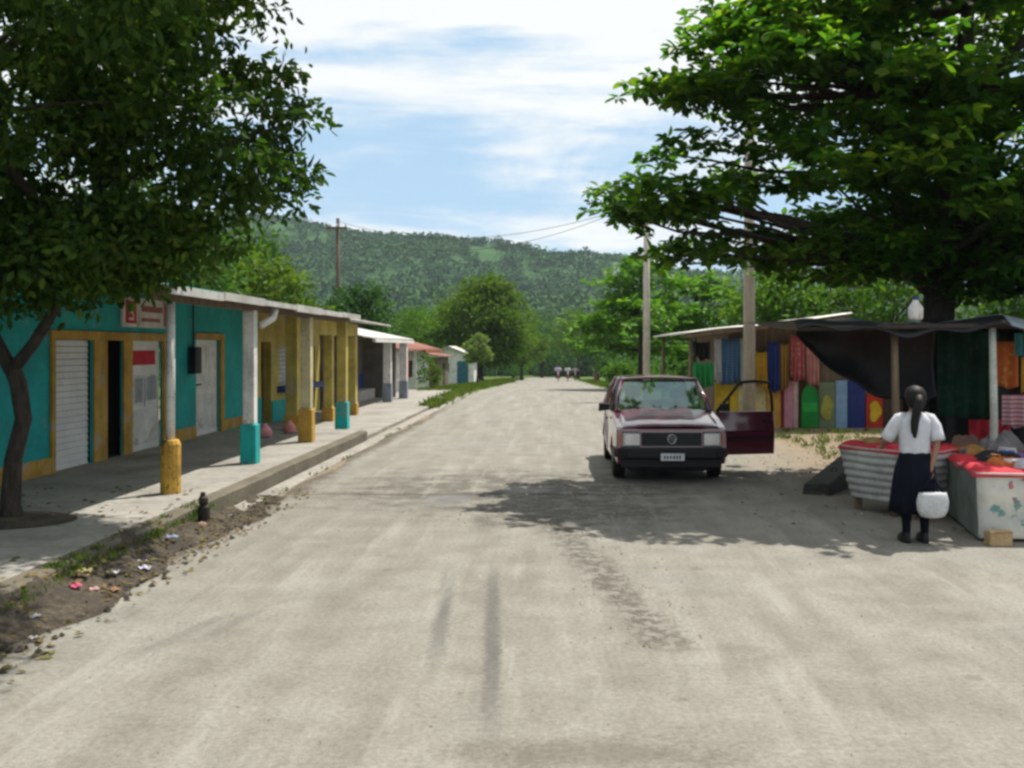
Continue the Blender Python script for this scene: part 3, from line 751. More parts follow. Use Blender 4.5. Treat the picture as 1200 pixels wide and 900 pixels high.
# ochre skirting and trims, proud of the wall
for a, bb in ((4.0, 13.33), (17.2, 18.68), (20.11, 21.5)):
    MB().box(x1 + .003, x1 + .035, a, bb, .2, .42).build('skirting', M['ochre'], b1)
tr_ = MB()
tr_.box(x1 + .003, x1 + .05, 13.28, 17.2, 2.02, 2.15)
tr_.box(x1 + .003, x1 + .045, 13.3, 13.4, .2, 2.02)
tr_.box(x1 + .003, x1 + .03, 14.55, 14.98, .2, 2.02)
tr_.box(x1 - .028, x1 + .03, 15.545, 15.88, .2, 2.02)
tr_.box(x1 + .003, x1 + .045, 17.1, 17.2, .2, 2.02)
tr_.box(x1 + .003, x1 + .05, 18.62, 20.24, 2.07, 2.19)
tr_.box(x1 + .003, x1 + .045, 20.05, 20.24, .2, 2.07)
tr_.build('door_trim', M['ochre'], b1, False, .006)
def shutter(y0, y1, z0, z1, name='shutter_door'):
    n = int((z1 - z0) / .09)
    b = MB()
    for i in range(n):
        za = z0 + (z1 - z0) * i / n; zb = z0 + (z1 - z0) * (i + 1) / n
        b.hexa([(WX-.09, y0, za), (WX-.055, y0, za), (WX-.055, y1, za), (WX-.09, y1, za)], [(WX-.09, y0, zb-.008), (WX-.068, y0, zb-.008), (WX-.068, y1, zb-.008), (WX-.09, y1, zb-.008)])
    return b.build(name, M['shutter'], b1)
shutter(13.4, 14.53, .2, 2.02)
d = MB().box(WX-.1, WX-.05, 15.9, 17.1, .2, 2.02).build('door', M['shutter'], b1)
b = MB()
for a, bb, z0, z1 in ((15.98, 16.98, .3, .88), (15.98, 16.44, .95, 1.45), (16.5, 16.98, .95, 1.45)): b.box(WX-.05, WX-.035, a, bb, z0, z1)
b.build('door_panel', M['white'], d, False, .008)
MB().box(WX-.048, WX-.028, 16.05, 16.9, 1.62, 1.86).build('notice', M['red_cloth'], d)
MB().box(WX-.034, WX-.03, 16.1, 16.4, 1.0, 1.4).box(WX-.034, WX-.03, 16.55, 16.95, 1.02, 1.42).build('glass_pane', sock('dusty_glass', (.30, .32, .34)), d)
MB().tube([(WX-.03, 16.46, .93), (WX-.01, 16.46, .93), (WX-.01, 16.46, 1.4)], .012, 6).build('handle', M['chrome'], d)
d2 = MB().box(WX-.1, WX-.05, 18.75, 20.04, .2, 2.06).build('door', M['shutter'], b1)
MB().box(WX-.05, WX-.04, 18.85, 19.94, .3, 1.0).box(WX-.05, WX-.04, 18.85, 19.94, 1.1, 1.95).build('door_panel', M['white'], d2, False, .006)
MB().box(WX-.04, WX-.015, 18.85, 19.1, 1.18, 1.21).build('latch', M['iron'], d2)
# dark doorway: room behind
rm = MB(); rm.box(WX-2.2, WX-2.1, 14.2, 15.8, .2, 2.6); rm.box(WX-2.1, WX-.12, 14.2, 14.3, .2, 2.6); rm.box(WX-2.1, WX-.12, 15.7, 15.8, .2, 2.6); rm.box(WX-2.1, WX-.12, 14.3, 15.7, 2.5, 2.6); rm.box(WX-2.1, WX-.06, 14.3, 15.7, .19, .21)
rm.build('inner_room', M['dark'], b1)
# sign board with red block and faded strokes
sg = MB().box(WX+.01, WX+.05, 15.45, 17.25, 2.24, 2.72).build('sign_board', M['white'], b1)
b = MB(); b.box(WX+.052, WX+.056, 15.55, 15.95, 2.30, 2.66); b.build('red_mark', M['red_cloth'], sg)
b = MB(); b.box(WX+.052, WX+.056, 16.15, 17.0, 2.50, 2.60); b.box(WX+.052, WX+.056, 16.15, 16.9, 2.34, 2.40); b.box(WX+.052, WX+.056, 17.06, 17.2, 2.28, 2.68); b.build('lettering', sock('faded_red', (.33, .12, .11)), sg)
b = MB(); b.box(WX+.057, WX+.06, 15.66, 15.84, 2.57, 2.61); b.box(WX+.057, WX+.06, 15.66, 15.84, 2.46, 2.50); b.box(WX+.057, WX+.06, 15.66, 15.84, 2.35, 2.39); b.box(WX+.057, WX+.06, 15.66, 15.70, 2.50, 2.57); b.box(WX+.057, WX+.06, 15.80, 15.84, 2.39, 2.46)
b.build('lettering', M['white'], sg)
MB().box(WX+.003, WX+.16, 18.3, 18.62, 1.42, 1.92).build('meter_box', M['plastic_black'], b1, False, .02)
MB().tube([(WX+.05, 18.46, 1.92), (WX+.05, 18.46, 2.95)], .018, 6).build('conduit', M['plastic_black'], b1)
# porch roof and its timber
corr(-4.22, 2.575, -9.2, 3.40, 10.75, 21.25).build('roof', M['zinc'], b1, True, 0, .012)
fb = MB(); fb.box(-4.5, -4.42, 10.8, 21.2, 2.44, 2.55)
for y in (10.9, 12.6, 14.5, 16.2, 17.8, 19.3, 20.9): fb.hexa([(-6.84, y, 2.88), (-4.52, y, 2.50), (-4.52, y+.06, 2.50), (-6.84, y+.06, 2.88)], [(-6.84, y, 2.97), (-4.52, y, 2.585), (-4.52, y+.06, 2.585), (-6.84, y+.06, 2.97)])
fb.build('roof_timber', M['wood'], b1)
fa = MB()
for k in range(6):
    ya = 10.75 + k * 1.75
    fa.box(-4.245 + (k % 2)*.006, -4.205 + (k % 2)*.006, ya, ya + 1.74, 2.50 + .012*(k % 3), 2.60 + .015*(k % 2))
fa.build('fascia', M['zinc'], b1)
def column(y, top, base, rt, rb, zb, x=-4.5, square=False):
    if square:
        c = MB().box(x-rt, x+rt, y-rt, y+rt, zb, 2.46).build('column', top, b1, False, .012)
        MB().hexa([(x-rb, y-rb, .19), (x+rb, y-rb, .19), (x+rb, y+rb, .19), (x-rb, y+rb, .19)], [(x-rb*.96, y-rb*.96, zb), (x+rb*.96, y-rb*.96, zb), (x+rb*.96, y+rb*.96, zb), (x-rb*.96, y+rb*.96, zb)]).build('column_base', base, c, False, .018)
    else:
        c = MB().ell([(x, y, zb, rt, rt), (x, y, 2.46, rt, rt)], 14).build('column', top, b1, True)
        MB().ell([(x, y, .19, rb, rb), (x, y, zb-.06, rb*1.0, rb*1.0), (x, y, zb, rb*.8, rb*.8)], 14).build('column_base', base, c, False, .012)
    return c
c1_ = column(11.5, M['white'], M['ochre_stain'], .05, .115, .83)
column(14.5, M['white'], M['turq'], .085, .12, .78, square=True)
column(17.8, M['cream'], M['ochre'], .095, .13, .80, square=True)
column(20.8, M['yellow'], M['turq'], .10, .135, .76, square=True)
MB().tube([(-4.30, 15.1, 2.50), (-4.32, 15.05, 2.36), (-4.42, 14.75, 2.24)], .055, 8).build('drain_pipe', M['white'], b1, True)

# yellow house
b2 = thing('house', 'yellow house with square porch pillars and dark open front beyond the turquoise shop', 'house', (-6.5, 25, .09))
wl = MB(); wl.box(WX-.2, WX, 21.62, 22.9, .05, 2.9); wl.box(WX-.2, WX, 23.7, 28.6, 1.95, 2.9); wl.box(WX-.2, WX, 22.9, 23.7, 2.05, 2.9); wl.box(WX-.2, WX, 23.7, 24.4, .05, 1.95); wl.box(WX-.2, WX, 26.0, 26.6, .05, 1.95); wl.box(WX-.2, WX, 28.0, 28.6, .05, 1.95); wl.box(WX-.2, WX, 24.4, 26.0, .05, .9); wl.box(WX-.2, WX, 26.6, 28.0, .05, .25)
wl.build('wall', M['yellow'], b2)
MB().box(WX+.003, WX+.03, 21.65, 22.85, .1, .75).box(WX+.003, WX+.03, 23.72, 26.5, .1, .62).build('dado', M['turq'], b2)
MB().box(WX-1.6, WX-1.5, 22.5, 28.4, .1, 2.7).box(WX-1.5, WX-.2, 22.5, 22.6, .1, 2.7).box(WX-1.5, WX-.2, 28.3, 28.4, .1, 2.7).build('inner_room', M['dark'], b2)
w1 = MB().box(WX-.14, WX-.1, 24.4, 26.0, .9, 1.95).build('window', sock('grey_louvre', (.38, .40, .42)), b2)
b = MB(); 
for k in range(9): b.box(WX-.1, WX-.07, 24.45, 25.95, .96 + k*.11, .985 + k*.11)
b.build('slat', M['white'], w1)
MB().box(WX-.02, WX+.2, 24.2, 28.2, .80, .95).build('ledge', M['blue'], b2, False, .01)
for (x, y, s) in ((-5.80, 21.75, .13), (-5.62, 24.4, .11), (-5.5, 26.6, .13)):
    p_ = MB().box(x-s, x+s, y-s, y+s, .05, 2.22).build('pillar', M['yellow'], b2, False, .012)
    MB().box(x-s-.03, x+s+.03, y-s-.03, y+s+.03, .06, .42).build('pillar_base', M['ochre'], p_, False, .012)
MB().hexa([(-5.93, 21.6, 2.222), (-5.67, 21.6, 2.222), (-5.37, 26.8, 2.222), (-5.63, 26.8, 2.222)], [(-5.93, 21.6, 2.60), (-5.67, 21.6, 2.60), (-5.37, 26.8, 2.55), (-5.63, 26.8, 2.55)]).build('lintel', M['yellow'], b2, False, .01)
corr(-4.8, 2.60, -9.5, 3.15, 21.0, 28.8, lift=-.05).build('roof', M['zinc'], b2, True, 0, .012)
# plastic chair and sacks on yellow porch: small pink bag
def sack(label, x, y, z, s, col, name='bag', grp=None):
    seg = 14
    rings = []
    for k, (f, q) in enumerate(((0, .75), (.12, 1.0), (.45, 1.05), (.75, .8), (.92, .35), (1.05, .42))):
        rings.append([(x + s*.5*q*math.cos(2*math.pi*i/seg)*(1+.08*math.sin(3*i+k)), y + s*.42*q*math.sin(2*math.pi*i/seg)*(1+.08*math.cos(2*i+k)), z + s*f) for i in range(seg)])
    o = MB().loft(rings).build(name, sock('sack_' + '_'.join(str(int(c*100)) for c in col), col), None, True)
    return tag(o, label, 'bag', grp)
sack('pink plastic bag standing on the pavement beside the cream column', -5.5, 18.6, .2, .26, (.70, .32, .36))
sack('smaller pale red bag on the porch floor behind the cream column', -5.3, 19.6, .2, .24, (.62, .25, .25))

# grey porch house
b3 = thing('house', 'grey block porch house with white posts, navy dado and pale zinc roof', 'house', (-6.5, 33, .09))
MB().box(-7.3, -7.1, 28.9, 36.5, .0, 2.6).box(-7.1, -5.9, 36.3, 36.5, 0, 2.3).box(-7.1, -6.4, 28.9, 29.05, 0, 2.4).build('wall', M['grey_wall'], b3)
MB().box(-7.095, -7.05, 29.3, 36.2, .45, .95).build('dado', M['blue'], b3)
MB().box(-7.05, -6.55, 29.4, 35.8, .08, .44).build('bench', sock('pale_concrete', (.40, .38, .35)), b3, False, .02)
MB().box(-7.097, -7.06, 32.0, 32.9, .96, 2.1).build('door', M['dark'], b3)
for (x, y) in ((-5.62, 33.0), (-5.45, 35.4)):
    p_ = MB().box(x-.13, x+.13, y-.13, y+.13, .72, 2.2).build('post', M['white'], b3, False, .01)
    MB().box(x-.15, x+.15, y-.15, y+.15, .05, .72).build('post_base', sock('grey_blue_paint', (.22, .25, .29)), p_, False, .01)
corr(-5.3, 2.20, -9, 2.95, 28.9, 36.8, lift=.02).build('roof', sock('pale_zinc', (.46, .45, .44)), b3, True, 0, .014)
MB().box(-5.36, -5.27, 28.9, 36.8, 2.08, 2.18).build('fascia', M['white'], b3)

# red-roofed white house
b4 = thing('house', 'white house with rusty red roof behind the light green bush', 'house', (-8, 48, zt(48)))
MB().box(-9.2, -7.0, 41, 54, zt(54), 1.75).build('wall', M['white'], b4)
MB().box(-6.998, -6.95, 43.5, 44.7, -.1, 1.5).build('door', sock('crimson_paint', (.42, .03, .05)), b4)
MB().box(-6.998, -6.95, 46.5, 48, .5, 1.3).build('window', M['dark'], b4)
corr(-6.3, 1.82, -9.6, 2.75, 40.6, 54.4, pitch=.25).build('roof', M['rust_roof'], b4, True, 0, .02)
for (y) in (41.2, 46.0, 50.5): MB().box(-6.62, -6.5, y, y+.12, zt(y)-.1, 1.85).build('post', M['white'], b4)
MB().box(-6.35, -6.24, 47.5, 54.4, 1.66, 1.82).build('fascia', M['rust_roof2'], b4)
b = thing('hanging_cloth', 'crimson sheet hanging under the eave of the white house with the red roof', 'cloth', (-6.3, 42.2, 0))
MB().grid(lambda u, v: (-6.42 + .05*math.sin(u*14), 41.5 + u*1.2, .35 + v*1.3), 14, 6).build('sheet', M['red_cloth'], b, True, 0, .01)
MB().tube([(-6.42, 41.25, 1.68), (-6.42, 42.9, 1.68)], .012, 6).build('line', M['plastic_black'], b)

# brown shed and white cottage further along
b5 = thing('shed', 'dark brown timber shed between the bush and the white cottage', 'shed', (-7.5, 57, zt(57)))
MB().box(-8.6, -6.6, 56, 61, zt(61)-.1, 1.35).build('wall', M['wood'], b5)
MB().hexa([(-8.8, 55.8, 1.75), (-6.3, 55.8, 1.4), (-6.3, 61.2, 1.4), (-8.8, 61.2, 1.75)], [(-8.8, 55.8, 1.8), (-6.3, 55.8, 1.45), (-6.3, 61.2, 1.45), (-8.8, 61.2, 1.8)]).build('roof', M['rust_roof'], b5)
MB().box(-6.597, -6.56, 58, 59, zt(59), 1.0).build('door', M['dark'], b5)
b6 = thing('cottage', 'small white cottage with a teal door beside the big round tree', 'house', (-7.3, 72, zt(72)))
MB().box(-9.5, -5.9, 71.5, 76, zt(76)-.1, 1.25).build('wall', M['white'], b6)
MB().prism([(-9.5, 1.252), (-5.9, 1.252), (-7.7, 1.95)], 'y', 71.5, 76).build('gable', M['white'], b6)
MB().hexa([(-5.6, 71.2, 1.14), (-7.7, 71.2, 1.98), (-7.7, 76.2, 1.98), (-5.6, 76.2, 1.14)], [(-5.6, 71.2, 1.22), (-7.7, 71.2, 2.06), (-7.7, 76.2, 2.06), (-5.6, 76.2, 1.22)]).hexa([(-9.8, 71.2, 1.14), (-9.8, 76.2, 1.14), (-7.702, 76.2, 1.98), (-7.702, 71.2, 1.98)], [(-9.8, 71.2, 1.22), (-9.8, 76.2, 1.22), (-7.702, 76.2, 2.06), (-7.702, 71.2, 2.06)]).build('roof', M['zinc'], b6)
MB().box(-7.1, -6.3, 71.44, 71.497, zt(71.5), .95).build('door', sock('teal_paint', (.03, .12, .16)), b6)
MB().box(-8.4, -7.7, 71.45, 71.497, .1, .8).build('window', M['dark'], b6)

# iron stub on the kerb
st = thing('iron_stub', 'short dark rusted iron stub with a rounded head at the kerb edge', 'bollard', (-3.75, 10.5, .0))
MB().ell([(-3.75,10.5,-.03,.085,.08), (-3.75,10.5,.02,.085,.08), (-3.752,10.5,.03,.07,.066), (-3.755,10.5,.20,.064,.06), (-3.757,10.5,.225,.045,.043)], 8).build('body', M['iron'], st, False, .008)
MB().ell([(-3.757,10.5,.226,.042,.04), (-3.758,10.5,.25,.055,.052), (-3.76,10.5,.30,.05,.048), (-3.762,10.5,.315,.03,.03), (-3.764,10.5,.36,.026,.025)], 8).build('cap', M['iron'], st, False, .006)

# ------------------------------------------------------------------ poles and wires
def upole(label, x, y, h, r, mat, arm=True):
    z = zt(y)
    p_ = thing('utility_pole', label, 'pole', (x, y, z))
    MB().ell([(x, y, z-.2, r, r), (x, y, z+h*.5, r*.86, r*.86), (x, y, z+h, r*.68, r*.68)], 14).build('post', mat, p_, True)
    if arm:
        c = MB().box(x-.5, x+.5, y-.16-r, y-.06-r*.5, z+h-.55, z+h-.45).build('crossarm', M['pole_wood'], p_, False, .006)
        for dx in (-.42, 0, .42):
            MB().ell([(x+dx, y-.12-r*.7, z+h-.45, .03, .03), (x+dx, y-.12-r*.7, z+h-.40, .05, .05), (x+dx, y-.12-r*.7, z+h-.34, .045, .045), (x+dx, y-.12-r*.7, z+h-.30, .02, .02)], 8).build('insulator', sock('ceramic', (.5, .48, .44)), c, True)
    return p_
upole('thick grey utility pole in front of the shack with the coloured panels', 4.44, 22.4, 8.0, .15, M['pole'])
upole('slim pale utility pole behind the parked car', 3.42, 36.5, 7.6, .145, sock('pale_pole', (.46, .42, .35)))
upole('brown wooden pole behind the left hand houses', -10.6, 48, 8.4, .125, M['pole_wood'])
def wire(label, a, b_, sag):
    a = Vector(a); b_ = Vector(b_); pts = []
    for i in range(25):
        f = i / 24; q = a.lerp(b_, f); q.z -= sag * 4 * f * (1 - f); pts.append(q)
    tag(MB().tube(pts, .010, 5).build('power_line', M['plastic_black'], None, True), label, 'wire', 'power lines over the street')
wire('upper power line crossing the sky from the slim pole', (3.42, 36.3, 7.35), (-10.6, 47.8, 8.1), 1.1)
wire('lower power line crossing the sky from the slim pole', (2.8, 36.3, 7.15), (-11.2, 47.8, 7.9), 1.45)
wire('power line between the two right hand poles', (4.44, 22.2, 7.7), (3.42, 36.3, 7.35), .5)

# ------------------------------------------------------------------ hills
RPX = [-900, -300, 0, 290, 400, 530, 600, 700, 860, 1200, 1700, 2600]
RPY = [225, 233, 244, 259, 269, 286, 295, 308, 324, 350, 362, 380]
def ridge_h(x):
    px = 650 + x * F / 900
    return HC + (408 - np.interp(px, RPX, RPY)) * 900 / F - 5
_ph = RNG.random((14, 3)) * 6.28
def hnoise(x, y):
    s = 0
    for i in range(14):
        k = .0035 * 1.42 ** i; a = _ph[i, 1] ; amp = 9.0 / 1.42 ** i
        s = s + amp * np.sin((x * np.cos(a) + y * np.sin(a)) * k * 6.28 + _ph[i, 0])
    return s
def hill_z(x, y):
    u = np.clip((y - 330) / (900 - 330), 0, 1); s = u * u * (3 - 2 * u)
    back = np.clip((y - 900) / 500, 0, 1)
    z = -4.5 + (ridge_h(x) + 4.5) * (.25 * u + .75 * s) * (1 - .5 * back)
    return z + hnoise(x, y) * np.clip(u * 2.2, 0, 1) * .7 * (1 - .85 * np.exp(-((y - 900) / 90) ** 2))
nx, ny = 170, 110
xs = np.linspace(-1300, 1300, nx); yy = np.linspace(320, 1400, ny)
XX, YY = np.meshgrid(xs, yy); ZZ = hill_z(XX, YY)
def hill_mat():
    m, t, p = base_mat('hill_pasture')
    c = t.coord(); a = t.noise(c, .008, 6, .6); b = t.noise(c, .05, 5, .65)
    k = t.ramp(t.m('ADD', t.m('MULTIPLY', a, .6), t.m('MULTIPLY', b, .4)), [(.34, (.024,.064,.021)), (.5, (.033,.082,.024)), (.66, (.050,.108,.030))])
    t.put(p.inputs['Base Color'], k); p.inputs['Roughness'].default_value = .95; p.inputs['Specular IOR Level'].default_value = .1
    t.put(p.inputs['Normal'], t.bump(b, .8, 3.0)); return m
b = MB(); b.v = [tuple(v) for v in np.stack([XX, YY, ZZ], -1).reshape(-1, 3)]
b.f = [(j*nx+i, j*nx+i+1, (j+1)*nx+i+1, (j+1)*nx+i) for j in range(ny-1) for i in range(nx-1)]
b.build('hills', hill_mat(), None, True)['kind'] = 'structure'
# forest on the hills: one mass of tree crowns
def forest():
    n = 26000
    y = 330 + (960 - 330) * RNG.random(n) ** .8
    x = (RNG.uniform(-60, 1330, n) - 650) * y / F
    den = hnoise(x * 2.3 + 500, y * 2.3)
    keep = (den > -11 + RNG.normal(size=n) * 5) | (y > 860) | (y < 400)
    x, y = x[keep], y[keep]
    # isolated crowns along the skyline
    k = 170; rx = (RNG.uniform(200, 950, k) - 650) * 905 / F; ry = RNG.uniform(880, 915, k)
    x = np.concatenate([x, rx]); y = np.concatenate([y, ry])
    z = hill_z(x, y)
    r = RNG.uniform(1.3, 3.6, len(x)); r[-k:] = RNG.uniform(1.5, 4.5, k)
    h = r * RNG.uniform(.9, 1.5, len(x))
    C = np.stack([x, y, z], 1); q = 20
    ci = np.repeat(np.arange(len(x)), q); m_ = len(ci)
    d = unit(RNG.normal(size=(m_, 3))); d[:, 2] = np.abs(d[:, 2]) * 1.1 - .15; d = unit(d)
    P = C[ci] + d * np.stack([r, r, h], 1)[ci] * (.75 + .3 * RNG.random((m_, 1))) + np.array([0, 0, 1]) * (h * .55)[ci][:, None]
    D = unit(RNG.normal(size=(m_, 3)) + d * .3 + np.array([0, 0, -.3])); Nn = unit(d * .55 + RNG.normal(size=(m_, 3)) * .22 + np.array([0, 0, .8]))
    s = r[ci] * RNG.uniform(.5, .8, m_)
    o = leaf_object('hill_forest', P - D * s[:, None] * .5, D, Nn, s, s * .8, LMH, None, .1)
    return tag(o, 'hazy wooded hillside rising behind the street', 'forest', None, 'stuff')
def hill_leaf():
    m, t, p = base_mat('hill_trees')
    g = t.new('ShaderNodeNewGeometry'); a = t.noise(t.coord(), .012, 5, .6); b = t.noise(t.coord(), .09, 3, .6)
    f = t.m('ADD', t.m('MULTIPLY', g.outputs['Random Per Island'], .08), t.m('ADD', t.m('MULTIPLY', a, .85), t.m('MULTIPLY', b, .35)))
    k = t.ramp(t.m('MULTIPLY', f, .8), [(.33, (.018,.062,.017)), (.48, (.030,.088,.020)), (.60, (.055,.128,.026)), (.75, (.09,.17,.034))])
    t.put(p.inputs['Base Color'], k); p.inputs['Roughness'].default_value = .8; p.inputs['Specular IOR Level'].default_value = .15
    return m
LMH = hill_leaf()
forest()
# low band of woods on the flat before the hill
def woods():
    n = 1500
    y = RNG.uniform(225, 345, n); x = (RNG.uniform(-40, 1300, n) - 650) * y / F
    z = np.full(n, -4.4); r = RNG.uniform(2.2, 4.5, n); h = r * RNG.uniform(.9, 1.6, n); q = 60
    ci = np.repeat(np.arange(n), q); m_ = len(ci); C = np.stack([x, y, z], 1)
    d = unit(RNG.normal(size=(m_, 3))); d[:, 2] = d[:, 2] * .9 + .2
    P = C[ci] + d * np.stack([r, r, h], 1)[ci] * (.7 + .35 * RNG.random((m_, 1))) + np.array([0, 0, 1]) * (h * .9 + 1)[ci][:, None]
    D = unit(RNG.normal(size=(m_, 3)) + np.array([0, 0, -.3])); Nn = unit(d + RNG.normal(size=(m_, 3)) * .5 + np.array([0, 0, .4]))
    s = r[ci] * RNG.uniform(.25, .45, m_)
    o = leaf_object('far_woods', P, D, Nn, s, s * .75, LMH, None, .1)
    tag(o, 'belt of woods on the flat ground at the foot of the hill', 'forest', None, 'stuff')
woods()
# white house on the hill
for y in range(400, 900, 4):
    x = (722 - 650) * y / F; z = float(hill_z(np.array([x]), np.array([y]))[0])
    if 408 - (z + 2 - HC) * F / y < 319: break
hh = thing('hill_house', 'tiny white house standing alone among the trees on the hillside', 'house', (x, y, z))
MB().box(x-2.4, x+2.4, y-9, y-6, z-4, z+7).build('wall', M['white'], hh)
MB().prism([(x-2.7, z+7.01), (x+2.7, z+7.01), (x, z+8.4)], 'y', y-9.3, y-5.7).build('roof', sock('hill_roof', (.6, .6, .6)), hh)

# ------------------------------------------------------------------ people
def skin_body(name, joints, bones, parent, mat, extra=None, sub=1):
    """joints: name -> (x,y,z,r); one skinned surface (fingers and toes included)"""
    bm = bmesh.new(); lay = bm.verts.layers.skin.verify(); V = {}
    o_ = ORG[parent]
    for k, q in joints.items():
        v = bm.verts.new((q[0], q[1], q[2])); r = q[3]; rx = q[4] if len(q) > 4 else r
        v[lay].radius = (rx, r); V[k] = v
        if k == 'pelvis' or k.startswith('root'): v[lay].use_root = True
    for a, b_ in bones: bm.edges.new((V[a], V[b_]))
    me = bpy.data.meshes.new(name); bm.to_mesh(me); bm.free(); me.materials.append(mat)
    o = bpy.data.objects.new(name, me); link(o, parent)
    m = o.modifiers.new('skin', 'SKIN'); m.use_smooth_shade = True; m.branch_smoothing = .4
    s = o.modifiers.new('sub', 'SUBSURF'); s.levels = sub; s.render_levels = sub
    return o

def fingers(J, B, tag_, wrist, d, side, palm=.075, curl=.5):
    """five separate fingers from the palm; d = hand direction, side = direction of the thumb"""
    w_ = Vector(wrist); d = Vector(d).normalized(); side = Vector(side); side = (side - d * side.dot(d)).normalized(); nrm = d.cross(side)
    for i, L in enumerate((.060, .070, .066, .052)):
        q = w_ + d * palm * .9 + side * (.027 - .018 * i)
        prev = None
        for k, f in enumerate((0, .45, .8, 1.05)):
            p_ = q + d * L * f - nrm * L * curl * f * f * .6
            nm = ('root' if k == 0 else 'f') + f'{tag_}{i}{k}'
            J[nm] = (*p_, .0078 - .0012 * k)
            if prev: B.append((prev, nm))
            prev = nm
    prev = None
    for k, f in enumerate((0, .5, 1)):
        p_ = w_ + d * (.022 + .045 * f) + side * (.022 + .026 * f) - nrm * .012 * f
        nm = ('root' if k == 0 else 'f') + f'{tag_}t{k}'
        J[nm] = (*p_, .0095 - .0015 * k)
        if prev: B.append((prev, nm))
        prev = nm

def girl(x, y):
    p_ = thing('person', 'girl in white blouse and navy skirt with her back turned at the market tables', 'person', (x, y, 0))
    J = dict(pelvis=(0,0,.80,.085,.115), spine=(0,.0,.95,.075,.10), chest=(0,.0,1.12,.085,.125), collar=(0,-.0,1.235,.06,.085), neck=(0,.008,1.285,.042), head=(0.0,.012,1.37,.078,.07), skull=(0,.0,1.44,.088,.076), crown=(0,-.005,1.49,.055),
             nose=(-.015,.105,1.385,.012),
             hl=(-.085,0,.76,.082), kl=(-.085,.015,.43,.052), sl=(-.088,-.02,.27,.046), al=(-.09,-.02,.085,.032), tl=(-.10,.12,.035,.026),
             hr=(.085,0,.76,.082), kr=(.085,.02,.43,.052), sr=(.088,-.015,.27,.046), ar=(.09,-.015,.085,.032), tr=(.11,.12,.035,.026),
             shl=(-.155,0,1.215,.046), el=(-.225,.09,1.01,.035), fl=(-.235,.22,.96,.033), wl=(-.20,.34,.90,.024), pl=(-.19,.41,.885,.016,.03),
             shr=(.155,0,1.215,.046), er=(.20,-.06,.99,.035), fr=(.165,-.085,.87,.033), wr=(.125,-.10,.755,.024), pr=(.115,-.105,.685,.016,.03))
    B = [('pelvis','spine'),('spine','chest'),('chest','collar'),('collar','neck'),('neck','head'),('head','skull'),('skull','crown'),('head','nose'),
         ('pelvis','hl'),('hl','kl'),('kl','sl'),('sl','al'),('al','tl'),('pelvis','hr'),('hr','kr'),('kr','sr'),('sr','ar'),('ar','tr'),
         ('collar','shl'),('shl','el'),('el','fl'),('fl','wl'),('wl','pl'),('collar','shr'),('shr','er'),('er','fr'),('fr','wr'),('wr','pr')]
    fingers(J, B, 'L', J['wl'][:3], (.05, .95, -.2), (1, 0, .2)); fingers(J, B, 'R', J['wr'][:3], (-.1, -.05, -1), (-.6, .8, 0), curl=.9)
    body = skin_body('body', J, B, p_, M['skin'])
    A = lambda pts: [(x + a, y + b_, c) for a, b_, c in pts]
    def rings(sp, seg=28, pleat=0):
        return [[(x + cx + rx*(1 + pl_*math.cos(pleat*2*math.pi*k/seg))*math.cos(2*math.pi*k/seg), y + cy_ + ry*(1 + pl_*math.cos(pleat*2*math.pi*k/seg))*math.sin(2*math.pi*k/seg), z) for k in range(seg)] for cx, cy_, z, rx, ry, pl_ in sp]
    bl = MB().loft(rings([(0,0,.86,.135,.105,.02), (0,0,.90,.15,.115,.03), (0,0,.95,.15,.115,.02), (0,0,1.02,.15,.115,.015), (0,0,1.12,.165,.12,.01), (0,-.005,1.20,.165,.105,0), (0,-.005,1.245,.12,.085,0), (0,.0,1.275,.062,.06,0)], 28, 7))
    bl.tube(A([(-.09,0,1.215), (-.145,.005,1.205), (-.185,.035,1.13), (-.215,.07,1.06), (-.24,.095,1.01)]), [.06,.068,.069,.066,.07], 12).tube(A([(.09,0,1.215), (.145,-.005,1.20), (.185,-.02,1.13), (.20,-.045,1.05), (.207,-.06,1.0)]), [.06,.067,.068,.065,.068], 12)
    bl.build('blouse', M['white_cloth'], p_, True, 0, 0)
    MB().loft(rings([(0,0,.895,.135,.105,0), (0,0,.85,.15,.12,.01), (0,0,.74,.185,.15,.03), (0,0,.6,.205,.175,.05), (0,0,.45,.22,.20,.06), (0,0,.30,.235,.215,.07)], 64, 16)).build('skirt', M['navy_cloth'], p_, True)
    for s, q in ((-1, 'l'), (1, 'r')):
        a = J['s' + q]; b_ = J['a' + q]; t_ = J['t' + q]
        MB().tube(A([(a[0], a[1], .36), a[:3], (b_[0], b_[1], .15), (b_[0], b_[1] , .075)]), [.053,.051,.042,.038], 10).build('sock', M['navy_cloth'], p_, True)
        MB().ell([(x+b_[0], y+.045, .0, .045, .13), (x+b_[0], y+.045, .03, .048, .135), (x+b_[0], y+.03, .075, .042, .10), (x+b_[0], y-.02, .105, .036, .045)], 14).build('shoe', M['plastic_black'], p_, True)
    hr = MB().ell([(x, y-.035, 1.31, .055, .05), (x, y-.04, 1.35, .088, .075), (x, y-.03, 1.41, .10, .095), (x, y-.015, 1.47, .098, .105), (x, y-.005, 1.515, .07, .08), (x, y, 1.535, .02, .025)], 18)
    hr.tube(A([(0,-.12,1.44), (-.01,-.15,1.38), (-.035,-.14,1.28), (-.05,-.135,1.18), (-.055,-.14,1.09), (-.05,-.145,1.03)]), [.03,.042,.045,.042,.032,.01], 10)
    hr.build('hair', M['hair'], p_, True)
    for s in (-1, 1):
        MB().ell([(x+s*.028, y+.082, 1.405, .003, .003), (x+s*.028, y+.084, 1.412, .011, .007), (x+s*.028, y+.082, 1.42, .003, .003)], 8).build('eye', M['white'], p_, True)
    return p_
girl(3.53, 9.62)
